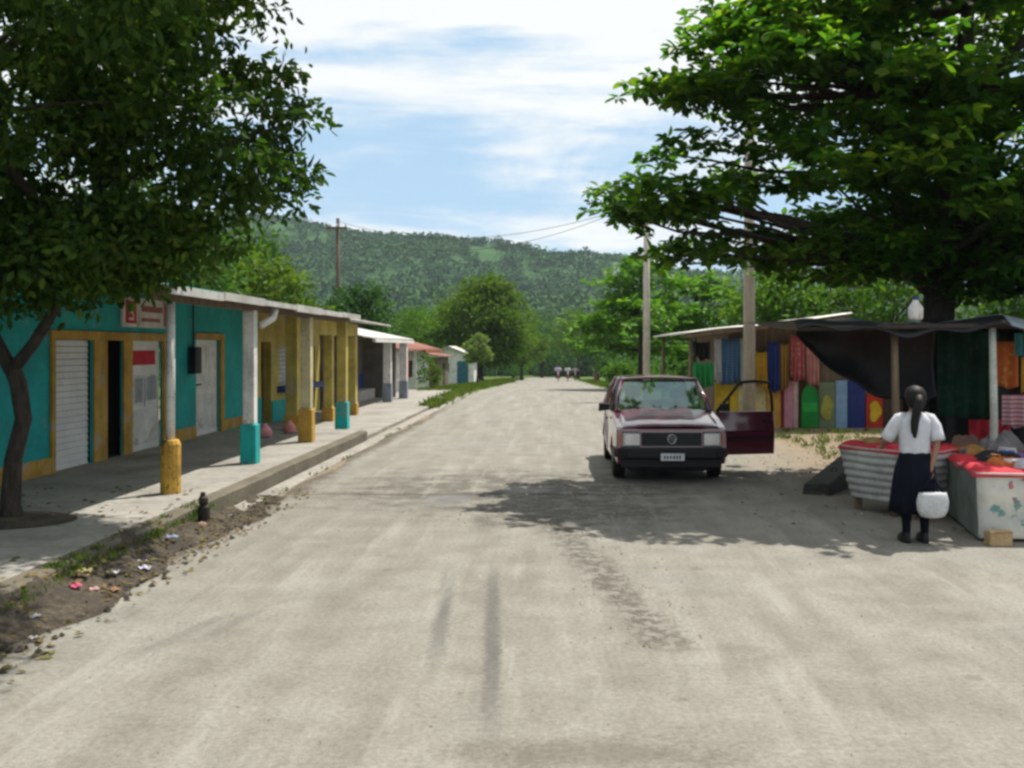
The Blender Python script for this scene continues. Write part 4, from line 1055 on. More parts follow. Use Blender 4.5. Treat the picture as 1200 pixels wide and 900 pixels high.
bg_ = thing('shoulder_bag', 'greyish white fabric bag hanging from the hand of the girl in the navy skirt', 'bag', (3.60, 9.33, .28))
MB().loft([[(3.60 + rx*math.cos(2*math.pi*k/18), 9.345 + ry*math.sin(2*math.pi*k/18), z) for k in range(18)] for z, rx, ry in ((.285,.06,.03), (.30,.115,.05), (.36,.148,.065), (.44,.155,.06), (.50,.14,.045), (.525,.13,.03))]).build('pouch', sock('bag_canvas', (.50, .51, .52)), bg_, True)
MB().tube([(3.49, 9.345, .52), (3.56, 9.40, .60), (3.645, 9.50, .665), (3.66, 9.47, .63), (3.69, 9.40, .58), (3.71, 9.345, .52)], .012, 6).build('strap', M['navy_cloth'], bg_, True)

def rider(x, y, lab_p, lab_m, shirt):
    z = zt(y)
    mo = thing('motorcycle', lab_m, 'motorcycle', (x, y, z), 'motorcycles at the end of the road')
    for dy in (-.62, .62):
        w_ = MB().ring((x, y+dy, z+.30), 'x', .25, .05, 20, 6).build('wheel', M['rubber'], mo, True)
        MB().disc((x, y+dy, z+.30), 'x', .20, .02, 14).build('rim', M['chrome'], w_)
    MB().ell([(x, y+.1, z+.35, .12, .45), (x, y+.05, z+.55, .14, .5), (x, y-.1, z+.72, .14, .38), (x, y-.15, z+.84, .10, .22)], 12).build('frame', sock('moto_red', (.25,.02,.02)), mo, True)
    MB().ell([(x, y+.35, z+.72, .12, .38), (x, y+.35, z+.80, .14, .40)], 12).build('seat', M['plastic_black'], mo, True)
    MB().tube([(x, y-.62, z+.30), (x, y-.48, z+.95)], .03, 6).build('fork', M['chrome'], mo)
    MB().tube([(x-.36, y-.33, z+1.02), (x, y-.46, z+1.0), (x+.36, y-.33, z+1.02)], .018, 6).build('handlebar', M['plastic_black'], mo)
    MB().disc((x, y-.60, z+.88), 'y', .085, .1, 14).build('headlight', sock('lens_grey', (.6, .6, .6)), mo, True)
    p_ = thing('person', lab_p, 'person', (x, y, z), 'riders at the end of the road')
    J = dict(pelvis=(0,.30,.86,.10,.13), spine=(0,.26,1.05,.09,.115), chest=(0,.22,1.25,.10,.14), neck=(0,.19,1.42,.05), head=(0,.16,1.50,.085), skull=(0,.17,1.60,.10), crown=(0,.18,1.66,.05), nose=(0,.05,1.53,.014))
    B = [('pelvis','spine'),('spine','chest'),('chest','neck'),('neck','head'),('head','skull'),('skull','crown'),('head','nose')]
    for s, q in ((-1,'l'),(1,'r')):
        J.update({'h'+q: (s*.12,.22,.84,.09), 'k'+q: (s*.20,-.14,.72,.062), 'a'+q: (s*.18,.06,.32,.042), 't'+q: (s*.19,-.1,.26,.034), 's'+q: (s*.19,.20,1.36,.055), 'e'+q: (s*.32,.0,1.16,.042), 'w'+q: (s*.32,-.27,1.06,.032), 'p'+q: (s*.31,-.34,1.05,.034)})
        B += [('pelvis','h'+q),('h'+q,'k'+q),('k'+q,'a'+q),('a'+q,'t'+q),('chest','s'+q),('s'+q,'e'+q),('e'+q,'w'+q),('w'+q,'p'+q)]
    skin_body('body', J, B, p_, M['skin'])
    A = lambda pts: [(x+a, y+b_, z+c) for a, b_, c in pts]
    sh = MB().ell([(x, y+.30, z+.84, .15, .125), (x, y+.26, z+1.05, .15, .125), (x, y+.22, z+1.25, .175, .135), (x, y+.20, z+1.38, .15, .11), (x, y+.19, z+1.43, .07, .07)], 14)
    for s in (-1, 1): sh.tube(A([(s*.16,.2,1.36), (s*.25,.1,1.26), (s*.31,.02,1.18)]), [.075,.07,.068], 8)
    sh.build('shirt', shirt, p_, True)
    tr_ = MB()
    for s in (-1, 1): tr_.tube(A([(s*.07,.30,.84), (s*.14,.15,.83), (s*.205,-.14,.725), (s*.19,.0,.5), (s*.18,.06,.34)]), [.115,.105,.08,.065,.06], 8)
    tr_.build('trousers', M['navy_cloth'], p_, True)
    MB().ell([(x, y+.20, z+1.55, .10, .10), (x, y+.19, z+1.62, .112, .118), (x, y+.19, z+1.68, .08, .085), (x, y+.19, z+1.71, .02, .02)], 12).build('hair', M['hair'], p_, True)
rider(.35, 101, 'distant rider in a lilac shirt, leftmost of the three motorcyclists', 'motorcycle under the distant person in the lilac shirt', sock('lilac_shirt', (.55, .45, .66)))
rider(1.45, 108, 'distant rider in a white shirt between the other two motorcyclists', 'motorcycle under the distant person in the white shirt', M['white_cloth'])
rider(2.35, 112, 'distant rider in a beige shirt, rightmost of the three motorcyclists', 'motorcycle under the distant person in the beige shirt', sock('beige_shirt', (.55, .48, .38)))
wl_ = thing('low_wall', 'low reddish brown wall on the right verge beside the riders', 'wall', (4.0, 90, zt(90)))
MB().hexa([(3.35, 82, zt(82)-.2), (3.55, 82, zt(82)-.2), (4.0, 96, zt(96)-.2), (3.8, 96, zt(96)-.2)], [(3.35, 82, zt(82)+.85), (3.55, 82, zt(82)+.85), (4.0, 96, zt(96)+.8), (3.8, 96, zt(96)+.8)]).build('panel', M['rust_roof'], wl_)
MB().hexa([(3.30, 81.9, zt(82)+.852), (3.60, 81.9, zt(82)+.852), (4.05, 96.1, zt(96)+.802), (3.75, 96.1, zt(96)+.802)], [(3.30, 81.9, zt(82)+.93), (3.60, 81.9, zt(82)+.93), (4.05, 96.1, zt(96)+.88), (3.75, 96.1, zt(96)+.88)]).build('coping', M['grey_wall'], wl_)

# ------------------------------------------------------------------ the parked car
def paint(name, col):
    m, t, p = base_mat(name)
    c = t.coord(); a = t.noise(c, 4, 5); d = t.noise(c, 60, 3)
    t.put(p.inputs['Base Color'], t.mix(t.m('MULTIPLY', t.step(a, .5, .8), .18), col, (.14, .09, .085)))
    t.put(p.inputs['Roughness'], t.m('ADD', .10, t.m('MULTIPLY', a, .2)))
    p.inputs['Coat Weight'].default_value = 1; p.inputs['Coat Roughness'].default_value = .07; p.inputs['Coat IOR'].default_value = 1.7
    t.put(p.inputs['Normal'], t.bump(d, .02, .005))
    return m
M['maroon'] = paint('maroon_car_paint', (.10, .009, .026))
M['glass'] = glass_mat('car_glass')
M['lens'] = plain('headlight_lens', (.42, .43, .43), .12, spec=.8)
M['orange'] = plain('amber_lens', (.65, .16, .02), .2)
CX, CY = 1.64, 13.75
car = thing('parked_car', 'old maroon hatchback with square headlights parked facing us with one door wide open', 'car', (CX, CY + 1.9, 0))
def cm(b):
    """car space (x across, y back from the nose) -> world, with rounded plan and tumblehome"""
    def f(p):
        s = 1 - .03 * max(0, 1 - p.y / .5) ** 2 - .05 * max(0, (p.y - 3.2) / .65) ** 2
        if p.z > .62: s *= 1 - .05 * ((p.z - .62) / .35)
        if p.z < .34: s *= .965
        return Vector((CX + p.x * s, CY + p.y, p.z))
    return b.xf(f)
def raw(b): return b.xf(lambda p: Vector((CX + p.x, CY + p.y, p.z)))
def arch(yc, r=.335, zc=.29, n=9): return [(yc + r*math.cos(math.pi*k/n), max(.27, zc + r*math.sin(math.pi*k/n))) for k in range(n + 1)]
HW = .80
def side_prism(poly):
    """front/rear block cut into cross slices so the plan can be rounded"""
    b = MB(); n = len(poly); xs_ = [-HW, -HW*.86, -HW*.45, 0, HW*.45, HW*.86, HW]
    for x in xs_: b.v += [(x, u, w) for u, w in poly]
    for i in range(len(xs_) - 1):
        for k in range(n): b.f.append((i*n+k, i*n+(k+1)%n, (i+1)*n+(k+1)%n, (i+1)*n+k))
    b.f += [tuple(range(n-1, -1, -1)), tuple((len(xs_)-1)*n + k for k in range(n))]
    return b
front = [(.06,.27), (.03,.42), (.02,.50), (.03,.70), (.06,.755), (.13,.785), (.6,.87), (1.16,.945), (1.22,.945), (1.22,.22), (1.12,.22)] + arch(.74) + [(.36,.27)]
fb_ = cm(side_prism(front)); fb_.build('body', M['maroon'], car, False, .012)
rear = [(2.26,.22), (2.26,.92), (3.55,.92), (3.80,.86), (3.86,.62), (3.84,.36), (3.5,.27)] + arch(3.12)[0:] + [(2.74,.22)]
cm(side_prism(rear)).build('rear_body', M['maroon'], car, False, .012)
cm(MB().box(-.76, .76, 1.22, 2.26, .20, .34)).build('floor', M['plastic_black'], car)
cm(MB().box(-.60, .60, .25, 3.6, .15, .218)).build('underbody', M['plastic_black'], car)
# hood panel
cm(MB().grid(lambda u, v: ((u - .5) * 1.40 * (1 - .0*v), .10 + v * 1.03, .792 + v * .165 + .028 * (1 - (2*u - 1) ** 2) - .02 * max(0, 1 - v * 6) + (.006 if .12 < abs(u - .5) < .36 else 0)), 24, 14)).build('hood', M['maroon'], car, True, 0, .014)
# roof
raw(MB().grid(lambda u, v: ((u - .5) * 1.20 * (1 - .06*v), 1.66 + v * 1.72, 1.405 + .028 * (1 - (2*u - 1) ** 2) + .018 * math.sin(math.pi * v)), 14, 12)).build('roof', M['maroon'], car, True, 0, .03)
def bar(pts, r): return raw(MB().tube(pts, r, 8))
for s in (-1, 1):
    bar([(s*.715, 1.12, .945), (s*.655, 1.40, 1.18), (s*.575, 1.68, 1.395)], [.032, .028, .03]).build('pillar', M['maroon'], car, True)
    bar([(s*.745, 2.29, .91), (s*.67, 2.30, 1.2), (s*.585, 2.31, 1.40)], [.035, .03, .03]).build('pillar', M['maroon'], car, True)
    bar([(s*.735, 3.62, .90), (s*.64, 3.48, 1.2), (s*.555, 3.36, 1.395)], [.07, .055, .04]).build('pillar', M['maroon'], car, True)
    bar([(s*.59, 1.68, 1.395), (s*.595, 2.4, 1.408), (s*.565, 3.36, 1.395)], [.026, .026, .026]).build('roof_rail', M['maroon'], car, True)
    raw(MB().hexa([(s*.74-.003, 2.33, .93), (s*.74+.003, 2.33, .93), (s*.735+.003, 3.54, .93), (s*.735-.003, 3.54, .93)], [(s*.595-.003, 2.33, 1.385), (s*.595+.003, 2.33, 1.385), (s*.575+.003, 3.34, 1.385), (s*.575-.003, 3.34, 1.385)])).build('side_glass', M['glass'], car)
raw(MB().hexa([(-.69, 1.125, .955), (.69, 1.125, .955), (.69, 1.131, .957), (-.69, 1.131, .957)], [(-.555, 1.675, 1.395), (.555, 1.675, 1.395), (.555, 1.681, 1.397), (-.555, 1.681, 1.397)])).build('windshield', M['glass'], car)
raw(MB().hexa([(-.66, 3.63, .93), (.66, 3.63, .93), (.66, 3.636, .93), (-.66, 3.636, .93)], [(-.53, 3.375, 1.385), (.53, 3.375, 1.385), (.53, 3.381, 1.385), (-.53, 3.381, 1.385)])).build('rear_glass', M['glass'], car)
raw(MB().tube([(-.70, .085, .765), (.70, .085, .765)], .008, 5)).build('hood_gap', M['rubber'], car)
raw(MB().tube([(-.68, 1.12, .955), (.68, 1.12, .955)], .014, 6)).build('windshield_seal', M['rubber'], car)
for s in (0, .5):
    raw(MB().tube([(-.45 + s, 1.09, .965), (-.40 + s, 1.17, .992), (-.02 + s, 1.16, .985)], .008, 5)).build('wiper', M['rubber'], car)
# nose: grille, lights, bumper, plate, emblem
gr_ = raw(MB().box(-.42, .42, -.005, .03, .53, .715)).build('grille', M['plastic_black'], car)
gb_ = MB()
for k in range(6): gb_.box(-.415, .415, -.017, -.006, .545 + k*.028, .556 + k*.028)
raw(gb_).build('slat', sock('grille_grey', (.05, .05, .052)), gr_)
em = raw(MB().ring((0, -.024, .625), 'y', .062, .0065, 24, 6).tube([(-.035, -.024, .672), (0, -.024, .628), (.035, -.024, .672)], .006, 5).tube([(-.052, -.024, .648), (-.024, -.024, .575), (0, -.024, .622), (.024, -.024, .575), (.052, -.024, .648)], .006, 5)).build('emblem', M['chrome'], gr_, True)
for s in (-1, 1):
    a, b_ = sorted((s*.455, s*.685))
    h_ = raw(MB().box(a, b_, -.012, .05, .525, .712)).build('headlight', M['lens'], car, False, .012)
    raw(MB().box(a-.012, b_+.012, -.006, .045, .513, .524).box(a-.012, b_+.012, -.006, .045, .713, .724)).build('rim', M['plastic_black'], h_)
    raw(MB().box(min(s*.45, s*.66), max(s*.45, s*.66), -.016, -.0125, .55, .69)).build('reflector', M['chrome'], h_)
    a, b_ = sorted((s*.70, s*.765))
    raw(MB().hexa([(a, .0 if s > 0 else .06, .53), (b_, .06 if s > 0 else .0, .53), (b_, .16, .53), (a, .16, .53)], [(a, .0 if s > 0 else .06, .70), (b_, .06 if s > 0 else .0, .70), (b_, .16, .70), (a, .16, .70)])).build('turn_signal', M['orange'], car, False, .006)
raw(MB().hexa([(-.79, .06, .36), (-.62, -.10, .36), (.62, -.10, .36), (.79, .06, .36)], [(-.79, .06, .505), (-.62, -.10, .505), (.62, -.10, .505), (.79, .06, .505)]).hexa([(-.80, .06, .37), (-.735, .06, .37), (-.735, .38, .37), (-.80, .38, .37)], [(-.80, .06, .50), (-.735, .06, .50), (-.735, .38, .50), (-.80, .38, .50)]).hexa([(.735, .06, .37), (.80, .06, .37), (.80, .38, .37), (.735, .38, .37)], [(.735, .06, .50), (.80, .06, .50), (.80, .38, .50), (.735, .38, .50)])).build('bumper', M['plastic_black'], car, False, .018)
raw(MB().box(-.70, .70, -.02, .06, .22, .355)).build('valance', M['plastic_black'], car, False, .02)
pl_ = raw(MB().box(-.165, .165, -.115, -.103, .335, .435)).build('number_plate', sock('plate_white', (.66, .66, .64)), car, False, .004)
pb = MB()
for k in range(6):
    pb.box(-.125 + k*.043, -.098 + k*.043, -.1175, -.1155, .36, .405)
raw(pb).build('lettering', sock('plate_blue', (.10, .11, .16)), pl_)
def wheel(x, y):
    s = 1 if x > 0 else -1
    w_ = raw(MB().ell([(0,0,-.085,.19,.19), (0,0,-.085,.255,.255), (0,0,-.06,.28,.28), (0,0,.06,.28,.28), (0,0,.085,.255,.255), (0,0,.085,.19,.19)], 28).xf(lambda p: Vector((x + p.z, y + p.x, .28 + p.y)))).build('wheel', M['rubber'], car, True)
    raw(MB().ell([(0,0,-.06,.18,.18), (0,0,.075,.185,.185), (0,0,.085,.17,.17), (0,0,.06,.15,.15), (0,0,.06,.07,.07), (0,0,.09,.05,.05)], 20).xf(lambda p: Vector((x + s*p.z, y + p.x, .28 + p.y)))).build('rim', sock('grey_steel', (.25, .25, .25)), w_, True)
for x in (-.70, .70):
    for y in (.74, 3.12): wheel(x, y)
# closed passenger door
dr = cm(MB().box(-HW+.002, -HW+.06, 1.235, 2.25, .24, .925)).build('door', M['maroon'], car, False, .012)
bar([(-.752, 1.26, .93), (-.665, 1.52, 1.16), (-.60, 1.74, 1.375)], .022).build('window_frame', M['plastic_black'], dr, True)
raw(MB().hexa([(-.757, 1.32, .93), (-.751, 1.32, .93), (-.745, 2.24, .93), (-.751, 2.24, .93)], [(-.61, 1.76, 1.375), (-.604, 1.76, 1.375), (-.604, 2.27, 1.375), (-.61, 2.27, 1.375)])).build('window_glass', M['glass'], dr)
raw(MB().box(-.815, -.79, 2.02, 2.16, .76, .80)).build('handle', M['plastic_black'], dr, False, .006)
mi = raw(MB().hexa([(-.97, 1.34, .93), (-.80, 1.34, .95), (-.80, 1.41, .95), (-.96, 1.44, .93)], [(-.96, 1.34, 1.06), (-.80, 1.34, 1.05), (-.80, 1.41, 1.05), (-.95, 1.44, 1.06)])).build('mirror', M['plastic_black'], dr, False, .012)
# open driver door
ang = R(76); hx, hy = .80, 1.25
dx_, dy_ = math.sin(ang), math.cos(ang); nx_, ny_ = math.cos(ang), -math.sin(ang)
def od(b): return b.xf(lambda p: Vector((CX + hx + dx_*p.x + nx_*p.y, CY + hy + dy_*p.x + ny_*p.y, p.z)))
op_ = od(MB().hexa([(0,-.05,.26),(1.0,-.05,.26),(1.0,.0,.26),(0,.0,.26)], [(0,-.05,.62),(1.0,-.05,.62),(1.0,.03,.62),(0,.03,.62)]).hexa([(0,-.05,.622),(1.0,-.05,.622),(1.0,.03,.622),(0,.03,.622)], [(.02,-.06,.925),(.99,-.06,.925),(.99,-.005,.925),(.02,-.005,.925)])).build('door', M['maroon'], car, False, .012)
od(MB().box(.03, .98, .031, .042, .50, .535)).build('rub_strip', M['plastic_black'], op_, False, .004)
op_['label'] = 'front door swung wide open towards the stalls'
od(MB().tube([(.05,-.03,.92), (.27,-.06,1.16), (.46,-.09,1.37), (.70,-.10,1.385), (.95,-.09,1.365), (.975,-.05,1.15), (.985,-.03,.92)], .026, 8)).build('window_frame', M['plastic_black'], op_, True)
od(MB().tube([(.27,-.06,.93), (.27,-.06,1.14)], .012, 6)).build('quarter_post', M['plastic_black'], op_)
od(MB().box(.06, .95, -.085, -.062, .34, .86)).build('door_trim', M['plastic_black'], op_, False, .01)
od(MB().box(.80, .95, .031, .05, .76, .80)).build('handle', M['plastic_black'], op_, False, .006)
od(MB().hexa([(.06,.0,.94),(.20,.0,.94),(.20,.14,.94),(.08,.14,.94)], [(.08,.0,1.05),(.20,.0,1.05),(.20,.14,1.06),(.09,.14,1.06)])).build('mirror', M['plastic_black'], op_, False, .012)
# inside
M['seat'] = plain('dark_seat_cloth', (.035, .032, .034), .9)
raw(MB().hexa([(-.70,1.16,.70),(.70,1.16,.70),(.70,1.50,.66),(-.70,1.50,.66)], [(-.69,1.17,.935),(.69,1.17,.935),(.69,1.48,.925),(-.69,1.48,.925)])).build('dashboard', M['plastic_black'], car, False, .02)
for s in (-1, 1):
    st_ = raw(MB().hexa([(s*.36-.25,1.75,.35),(s*.36+.25,1.75,.35),(s*.36+.25,2.2,.35),(s*.36-.25,2.2,.35)], [(s*.36-.24,1.72,.55),(s*.36+.24,1.72,.55),(s*.36+.24,2.2,.50),(s*.36-.24,2.2,.50)])).build('seat', M['seat'], car, False, .03)
    raw(MB().hexa([(s*.36-.24,2.12,.50),(s*.36+.24,2.12,.50),(s*.36+.24,2.25,.50),(s*.36-.24,2.25,.50)], [(s*.36-.21,2.30,1.05),(s*.36+.21,2.30,1.05),(s*.36+.21,2.40,1.05),(s*.36-.21,2.40,1.05)])).build('backrest', M['seat'], st_, False, .03)
    raw(MB().box(s*.36-.12, s*.36+.12, 2.32, 2.40, 1.08, 1.24)).build('headrest', M['seat'], st_, False, .03)
raw(MB().hexa([(-.62,3.0,.5),(.62,3.0,.5),(.62,3.3,.5),(-.62,3.3,.5)], [(-.58,3.15,1.02),(.58,3.15,1.02),(.58,3.28,1.02),(-.58,3.28,1.02)])).build('rear_seat', M['seat'], car, False, .03)
raw(MB().ring((0,0,0), 'y', .18, .014, 24, 6).xf(lambda p: Vector((.36 + p.x, 1.62 + p.y - p.z*.35, .93 + p.z*.94)))).build('steering_wheel', M['plastic_black'], car, True)
raw(MB().box(-.11, .11, 1.66, 1.675, 1.28, 1.34)).build('inner_mirror', M['plastic_black'], car, False, .008)

# ------------------------------------------------------------------ shack with coloured panels
def PX(px, Y): return (px - 650) * Y / F
def PZ(py, Y): return HC - (py - 408) * Y / F
YS = 23.5
sh = thing('market_shack', 'long low wooden shack with a zinc roof and coloured panels along its front', 'shack', (6.0, YS, 0))
MB().prism([(4.2,-.05),(9.8,-.05),(9.8,2.36),(6.85,2.36),(6.85,2.6),(4.2,2.3)], 'y', 23.62, 23.7).build('wall', M['wood'], sh)
MB().box(9.7, 9.8, 23.702, 29, -.05, 2.36).build('side_wall', M['wood'], sh); MB().box(4.2, 4.28, 23.702, 29, -.05, 2.3).build('side_wall', M['wood'], sh)
def roof_fn(u, v):
    x = 2.95 + u * 7.2
    return (x, 22.7 + v * 6.6, 2.24 + u * .82 + .016 * math.sin(x * 2*math.pi/.17) - v * .05 + .03*math.sin(u*9))
MB().grid(lambda u, v: (2.95 + u*3.95, 22.7 + v*6.6, 2.24 + u*.45 + .016*math.sin((22.7 + v*6.6)*2*math.pi/.17) + .025*math.sin(u*8)), 16, 230).build('roof', M['zinc'], sh, True, 0, .014)
MB().grid(lambda u, v: (6.7 + u*3.3, 22.9 + v*6.2, 2.40 + .016*math.sin((22.9 + v*6.2)*2*math.pi/.17)), 8, 220).build('roof', M['rust_roof'], sh, True, 0, .014)
MB().tube([(2.98, 22.75, 2.17), (6.8, 22.75, 2.60)], .045, 6).build('beam', M['wood'], sh)
for x, y in ((3.2, 23.2), (3.15, 28.6)): MB().tube([(x, y, -.1), (x+.02, y, 2.22)], [.055, .045], 8).build('post', M['wood'], sh, True)
def panel(p0, p1, q0, q1, key, col, dy=0, name='panel', lab=None):
    y = YS + dy
    o = MB().box(PX(p0, YS), PX(p1, YS), y, y + .05, max(-.02, PZ(q1, YS)), PZ(q0, YS)).build(name, sock(key, col), sh, False, .006)
    if lab: o['label'] = lab
panel(838, 864.5, 450, 503, 'panel_yellow', (.50, .34, .02), 0, lab='bright yellow panel')
panel(865, 898, 452, 503, 'panel_cream', (.52, .44, .22), .012, lab='cream panel')
panel(898.5, 915, 456, 503, 'panel_ochre', (.50, .27, .05), 0, lab='ochre panel')
panel(915.5, 918.5, 445, 503, 'panel_maroon', (.18, .015, .03), -.01, lab='narrow maroon strip')
panel(919, 929.5, 446, 502, 'panel_pink', (.55, .24, .32), .012, lab='pink panel')
panel(929.8, 935.5, 446, 502, 'panel_palepink', (.58, .40, .40), .0, lab='pale pink panel')
panel(936, 959, 440, 503, 'panel_brown', (.12, .05, .03), .03, lab='dark brown panel')
panel(959.5, 979, 448, 503, 'panel_sage', (.16, .20, .12), .01, lab='sage green panel')
panel(979.5, 993, 446, 502, 'panel_sky', (.22, .35, .52), 0, lab='light blue panel')
panel(994, 1014, 446, 503, 'panel_navy', (.022, .035, .17), .012, lab='navy blue panel')
panel(1015, 1034.5, 462, 503, 'panel_red', (.42, .035, .02), 0, lab='red panel with a yellow figure')
panel(1035, 1052, 446, 503, 'panel_darkbrown', (.05, .03, .022), .012, lab='dark timber panel')
yb = YS - .004
MB().ell([(0,0,0,.001,.001)], 3)
ring_x, ring_z = PX(1025, YS), PZ(482, YS)
MB().prism([(ring_x + .135*math.cos(a)*(1+.25*math.cos(3*a)), ring_z + .25*math.sin(a)*(1+.1*math.sin(2*a))) for a in [k*math.pi/14 for k in range(28)]], 'y', yb-.012, yb-.002).build('painted_figure', sock('figure_yellow', (.62, .40, .02)), sh)
MB().prism([(PX(969, YS) + .14*math.cos(a)*(1+.2*math.sin(4*a)), PZ(478, YS) + .30*math.sin(a)) for a in [k*math.pi/14 for k in range(28)]], 'y', yb-.006, yb+.006).build('painted_figure', sock('figure_olive', (.35, .33, .06)), sh)
bo = thing('bottle_sign', 'green bottle shaped sign board with a white cap standing against the shack front', 'sign', (PX(948, YS), YS-.06, 0))
bx = PX(948, YS); prof = [(.195,.0),(.20,.04),(.20,.62),(.195,.78),(.16,.90),(.085,1.0),(.06,1.08)]
MB().prism([(bx + a, z) for a, z in prof] + [(bx - a, z) for a, z in reversed(prof)], 'y', YS-.10, YS-.03).build('bottle', sock('bottle_green', (.01, .22, .035)), bo, False, .012)
MB().box(bx-.06, bx+.06, YS-.10, YS-.03, 1.083, 1.2).build('cap', M['white'], bo, False, .01)
MB().box(bx-.17, bx+.17, YS-.112, YS-.102, .38, .60).build('bottle_label', sock('bottle_label', (.03, .33, .06)), bo)
# cloths hung along the upper half of the front
def printed(name, c1, c2, scale=9, kind='dots'):
    m, t, p = base_mat(name)
    c = t.coord(); a = t.noise(c, 3, 4)
    if kind == 'dots':
        v = t.new('ShaderNodeTexVoronoi'); t.put(v.inputs['Vector'], c); v.inputs['Scale'].default_value = scale
        f_ = t.m('SUBTRACT', 1, t.step(v.outputs['Distance'], .26, .33))
    else:
        w_ = t.new('ShaderNodeTexWave', bands_direction='X' if kind == 'bars' else 'Z'); t.put(w_.inputs['Vector'], c); w_.inputs['Scale'].default_value = scale
        f_ = t.step(w_.outputs['Fac'], .55, .62)
    k = t.mix(t.m('MULTIPLY', f_, .8), c1, c2)
    t.put(p.inputs['Base Color'], t.mix(t.m('MULTIPLY', t.step(a, .4, .7), .3), k, tuple(x * .5 for x in c1))); p.inputs['Roughness'].default_value = .9
    return m
M['cloth_dustyred'] = printed('printed_dusty_red', (.38, .08, .09), (.50, .28, .20), 8)
M['cloth_mustard'] = printed('striped_mustard', (.36, .22, .03), (.16, .05, .03), 4, 'bars')
M['cloth_slate'] = printed('checked_slate', (.05, .11, .24), (.10, .19, .30), 5, 'rows')
M['cloth_orange'] = printed('printed_orange', (.50, .14, .03), (.55, .33, .06), 11)
M['panel_pink'] = printed('printed_pink', (.50, .22, .30), (.52, .38, .36), 6)
M['cloth_pink'] = printed('striped_pink', (.55, .38, .40), (.30, .06, .08), 6, 'rows')
M['panel_navy'] = printed('printed_navy', (.022, .035, .15), (.05, .09, .25), 7)
def hung(label, p0, p1, q0, q1, key, col, Y=YS-.14, grp='cloths hung along the shack front', name='hanging_cloth', sway=.045, folds=4):
    x0_, x1_, z1_, z0_ = PX(p0, Y), PX(p1, Y), PZ(q0, Y), PZ(q1, Y)
    o = MB().grid(lambda u, v: (x0_ + (x1_ - x0_)*u + .02*(1-v)*math.sin(u*7+p0), Y + sway*math.sin(u*folds*6.28 + p0)*(1.1-v), z0_ + (z1_ - z0_)*v + (.05*math.sin(u*5+p0) + .03*math.sin(u*13+p0*3))*(1-v) - .03*v*math.sin(u*math.pi)), 30, 8).build(name, sock(key, col), None, True, 0, .008)
    return tag(o, label, 'cloth', grp)
hung('white cloth hanging left of the blue curtain on the shack', 837, 845, 396, 446, 'cloth_white', (.55, .56, .57))
hung('slate blue curtain hanging on the shack behind the grey pole', 845.5, 867, 396, 449, 'cloth_slate', (.05, .11, .24))
hung('pale aqua cloth hanging just left of the grey pole', 867.5, 876, 396, 450, 'cloth_aqua', (.36, .46, .43))
hung('golden yellow cloth hanging just right of the grey pole', 886, 898.5, 412, 454, 'cloth_gold', (.50, .29, .02))
hung('dark blue cloth hanging between the two yellow cloths', 899.5, 913, 400, 457, 'cloth_navy', (.018, .04, .20))
hung('mustard cloth hanging left of the dusty red cloth', 914, 924.5, 402, 455, 'cloth_mustard', (.38, .24, .03))
hung('wide dusty red cloth hanging on the shack', 925.5, 943.5, 392, 444, 'cloth_dustyred', (.42, .09, .10))
hung('salmon pink cloth half hidden by the black tarpaulin', 944.5, 960, 396, 450, 'cloth_salmon', (.48, .22, .20))
hung('bright green cloth hanging at the far left corner of the shack', 812, 836, 424, 452, 'cloth_green', (.015, .20, .05), 23.1, sway=.06)
hung('dark bundle of cloth hanging under the left end of the zinc roof', 812, 832, 400, 420, 'cloth_dark', (.02, .02, .02), 23.3, sway=.08)

# ------------------------------------------------------------------ near stall
ns = thing('market_stall', 'open market stall with thin posts and a sagging black plastic roof under the almond tree', 'stall', (5.0, 12.2, 0))
for (x, y, m_) in ((3.84, 11.1, 'wood'), (4.95, 11.1, 'palepost'), (4.62, 13.2, 'wood'), (7.4, 13.2, 'wood'), (7.3, 11.0, 'wood')):
    if m_ == 'palepost': mm = sock('pale_green_post', (.42, .45, .40))
    else: mm = M[m_]
    MB().tube([(x, y, -.1), (x+.02, y, 1.1), (x, y, 2.16)], [.05, .045, .04], 8).build('post', mm, ns, True)
MB().tube([(2.75, 11.05, 2.12), (5.0, 11.08, 2.15), (7.7, 11.0, 2.12)], .03, 6).tube([(2.9, 13.3, 2.2), (7.7, 13.2, 2.2)], .03, 6).build('roof_pole', sock('dark_wood', (.045, .035, .027)), ns)
def roofcloth(x0, x1, y0, y1, z, seed, edge=.1):
    return MB().grid(lambda u, v: (x0 + (x1-x0)*u, y0 + (y1-y0)*v + .04*math.sin(u*11+seed), z + .05*math.sin(u*9+seed)*math.sin(v*5+1) - .07*math.sin(math.pi*v)*abs(math.sin(u*6.3)) + .09*v - (edge*(1 - v*14) if v < .07 else 0) + .035*math.sin(u*23+seed)*math.exp(-v*9)), 60, 30)
roofcloth(2.72, 5.3, 10.95, 14.2, 2.19, .3).build('roof_sheet', M['tarp'], ns, True, 0, .006)
roofcloth(5.1, 7.9, 10.9, 14.2, 2.215, 1.9, .14).build('roof_sheet', M['tarp_grey'], ns, True, 0, .006)
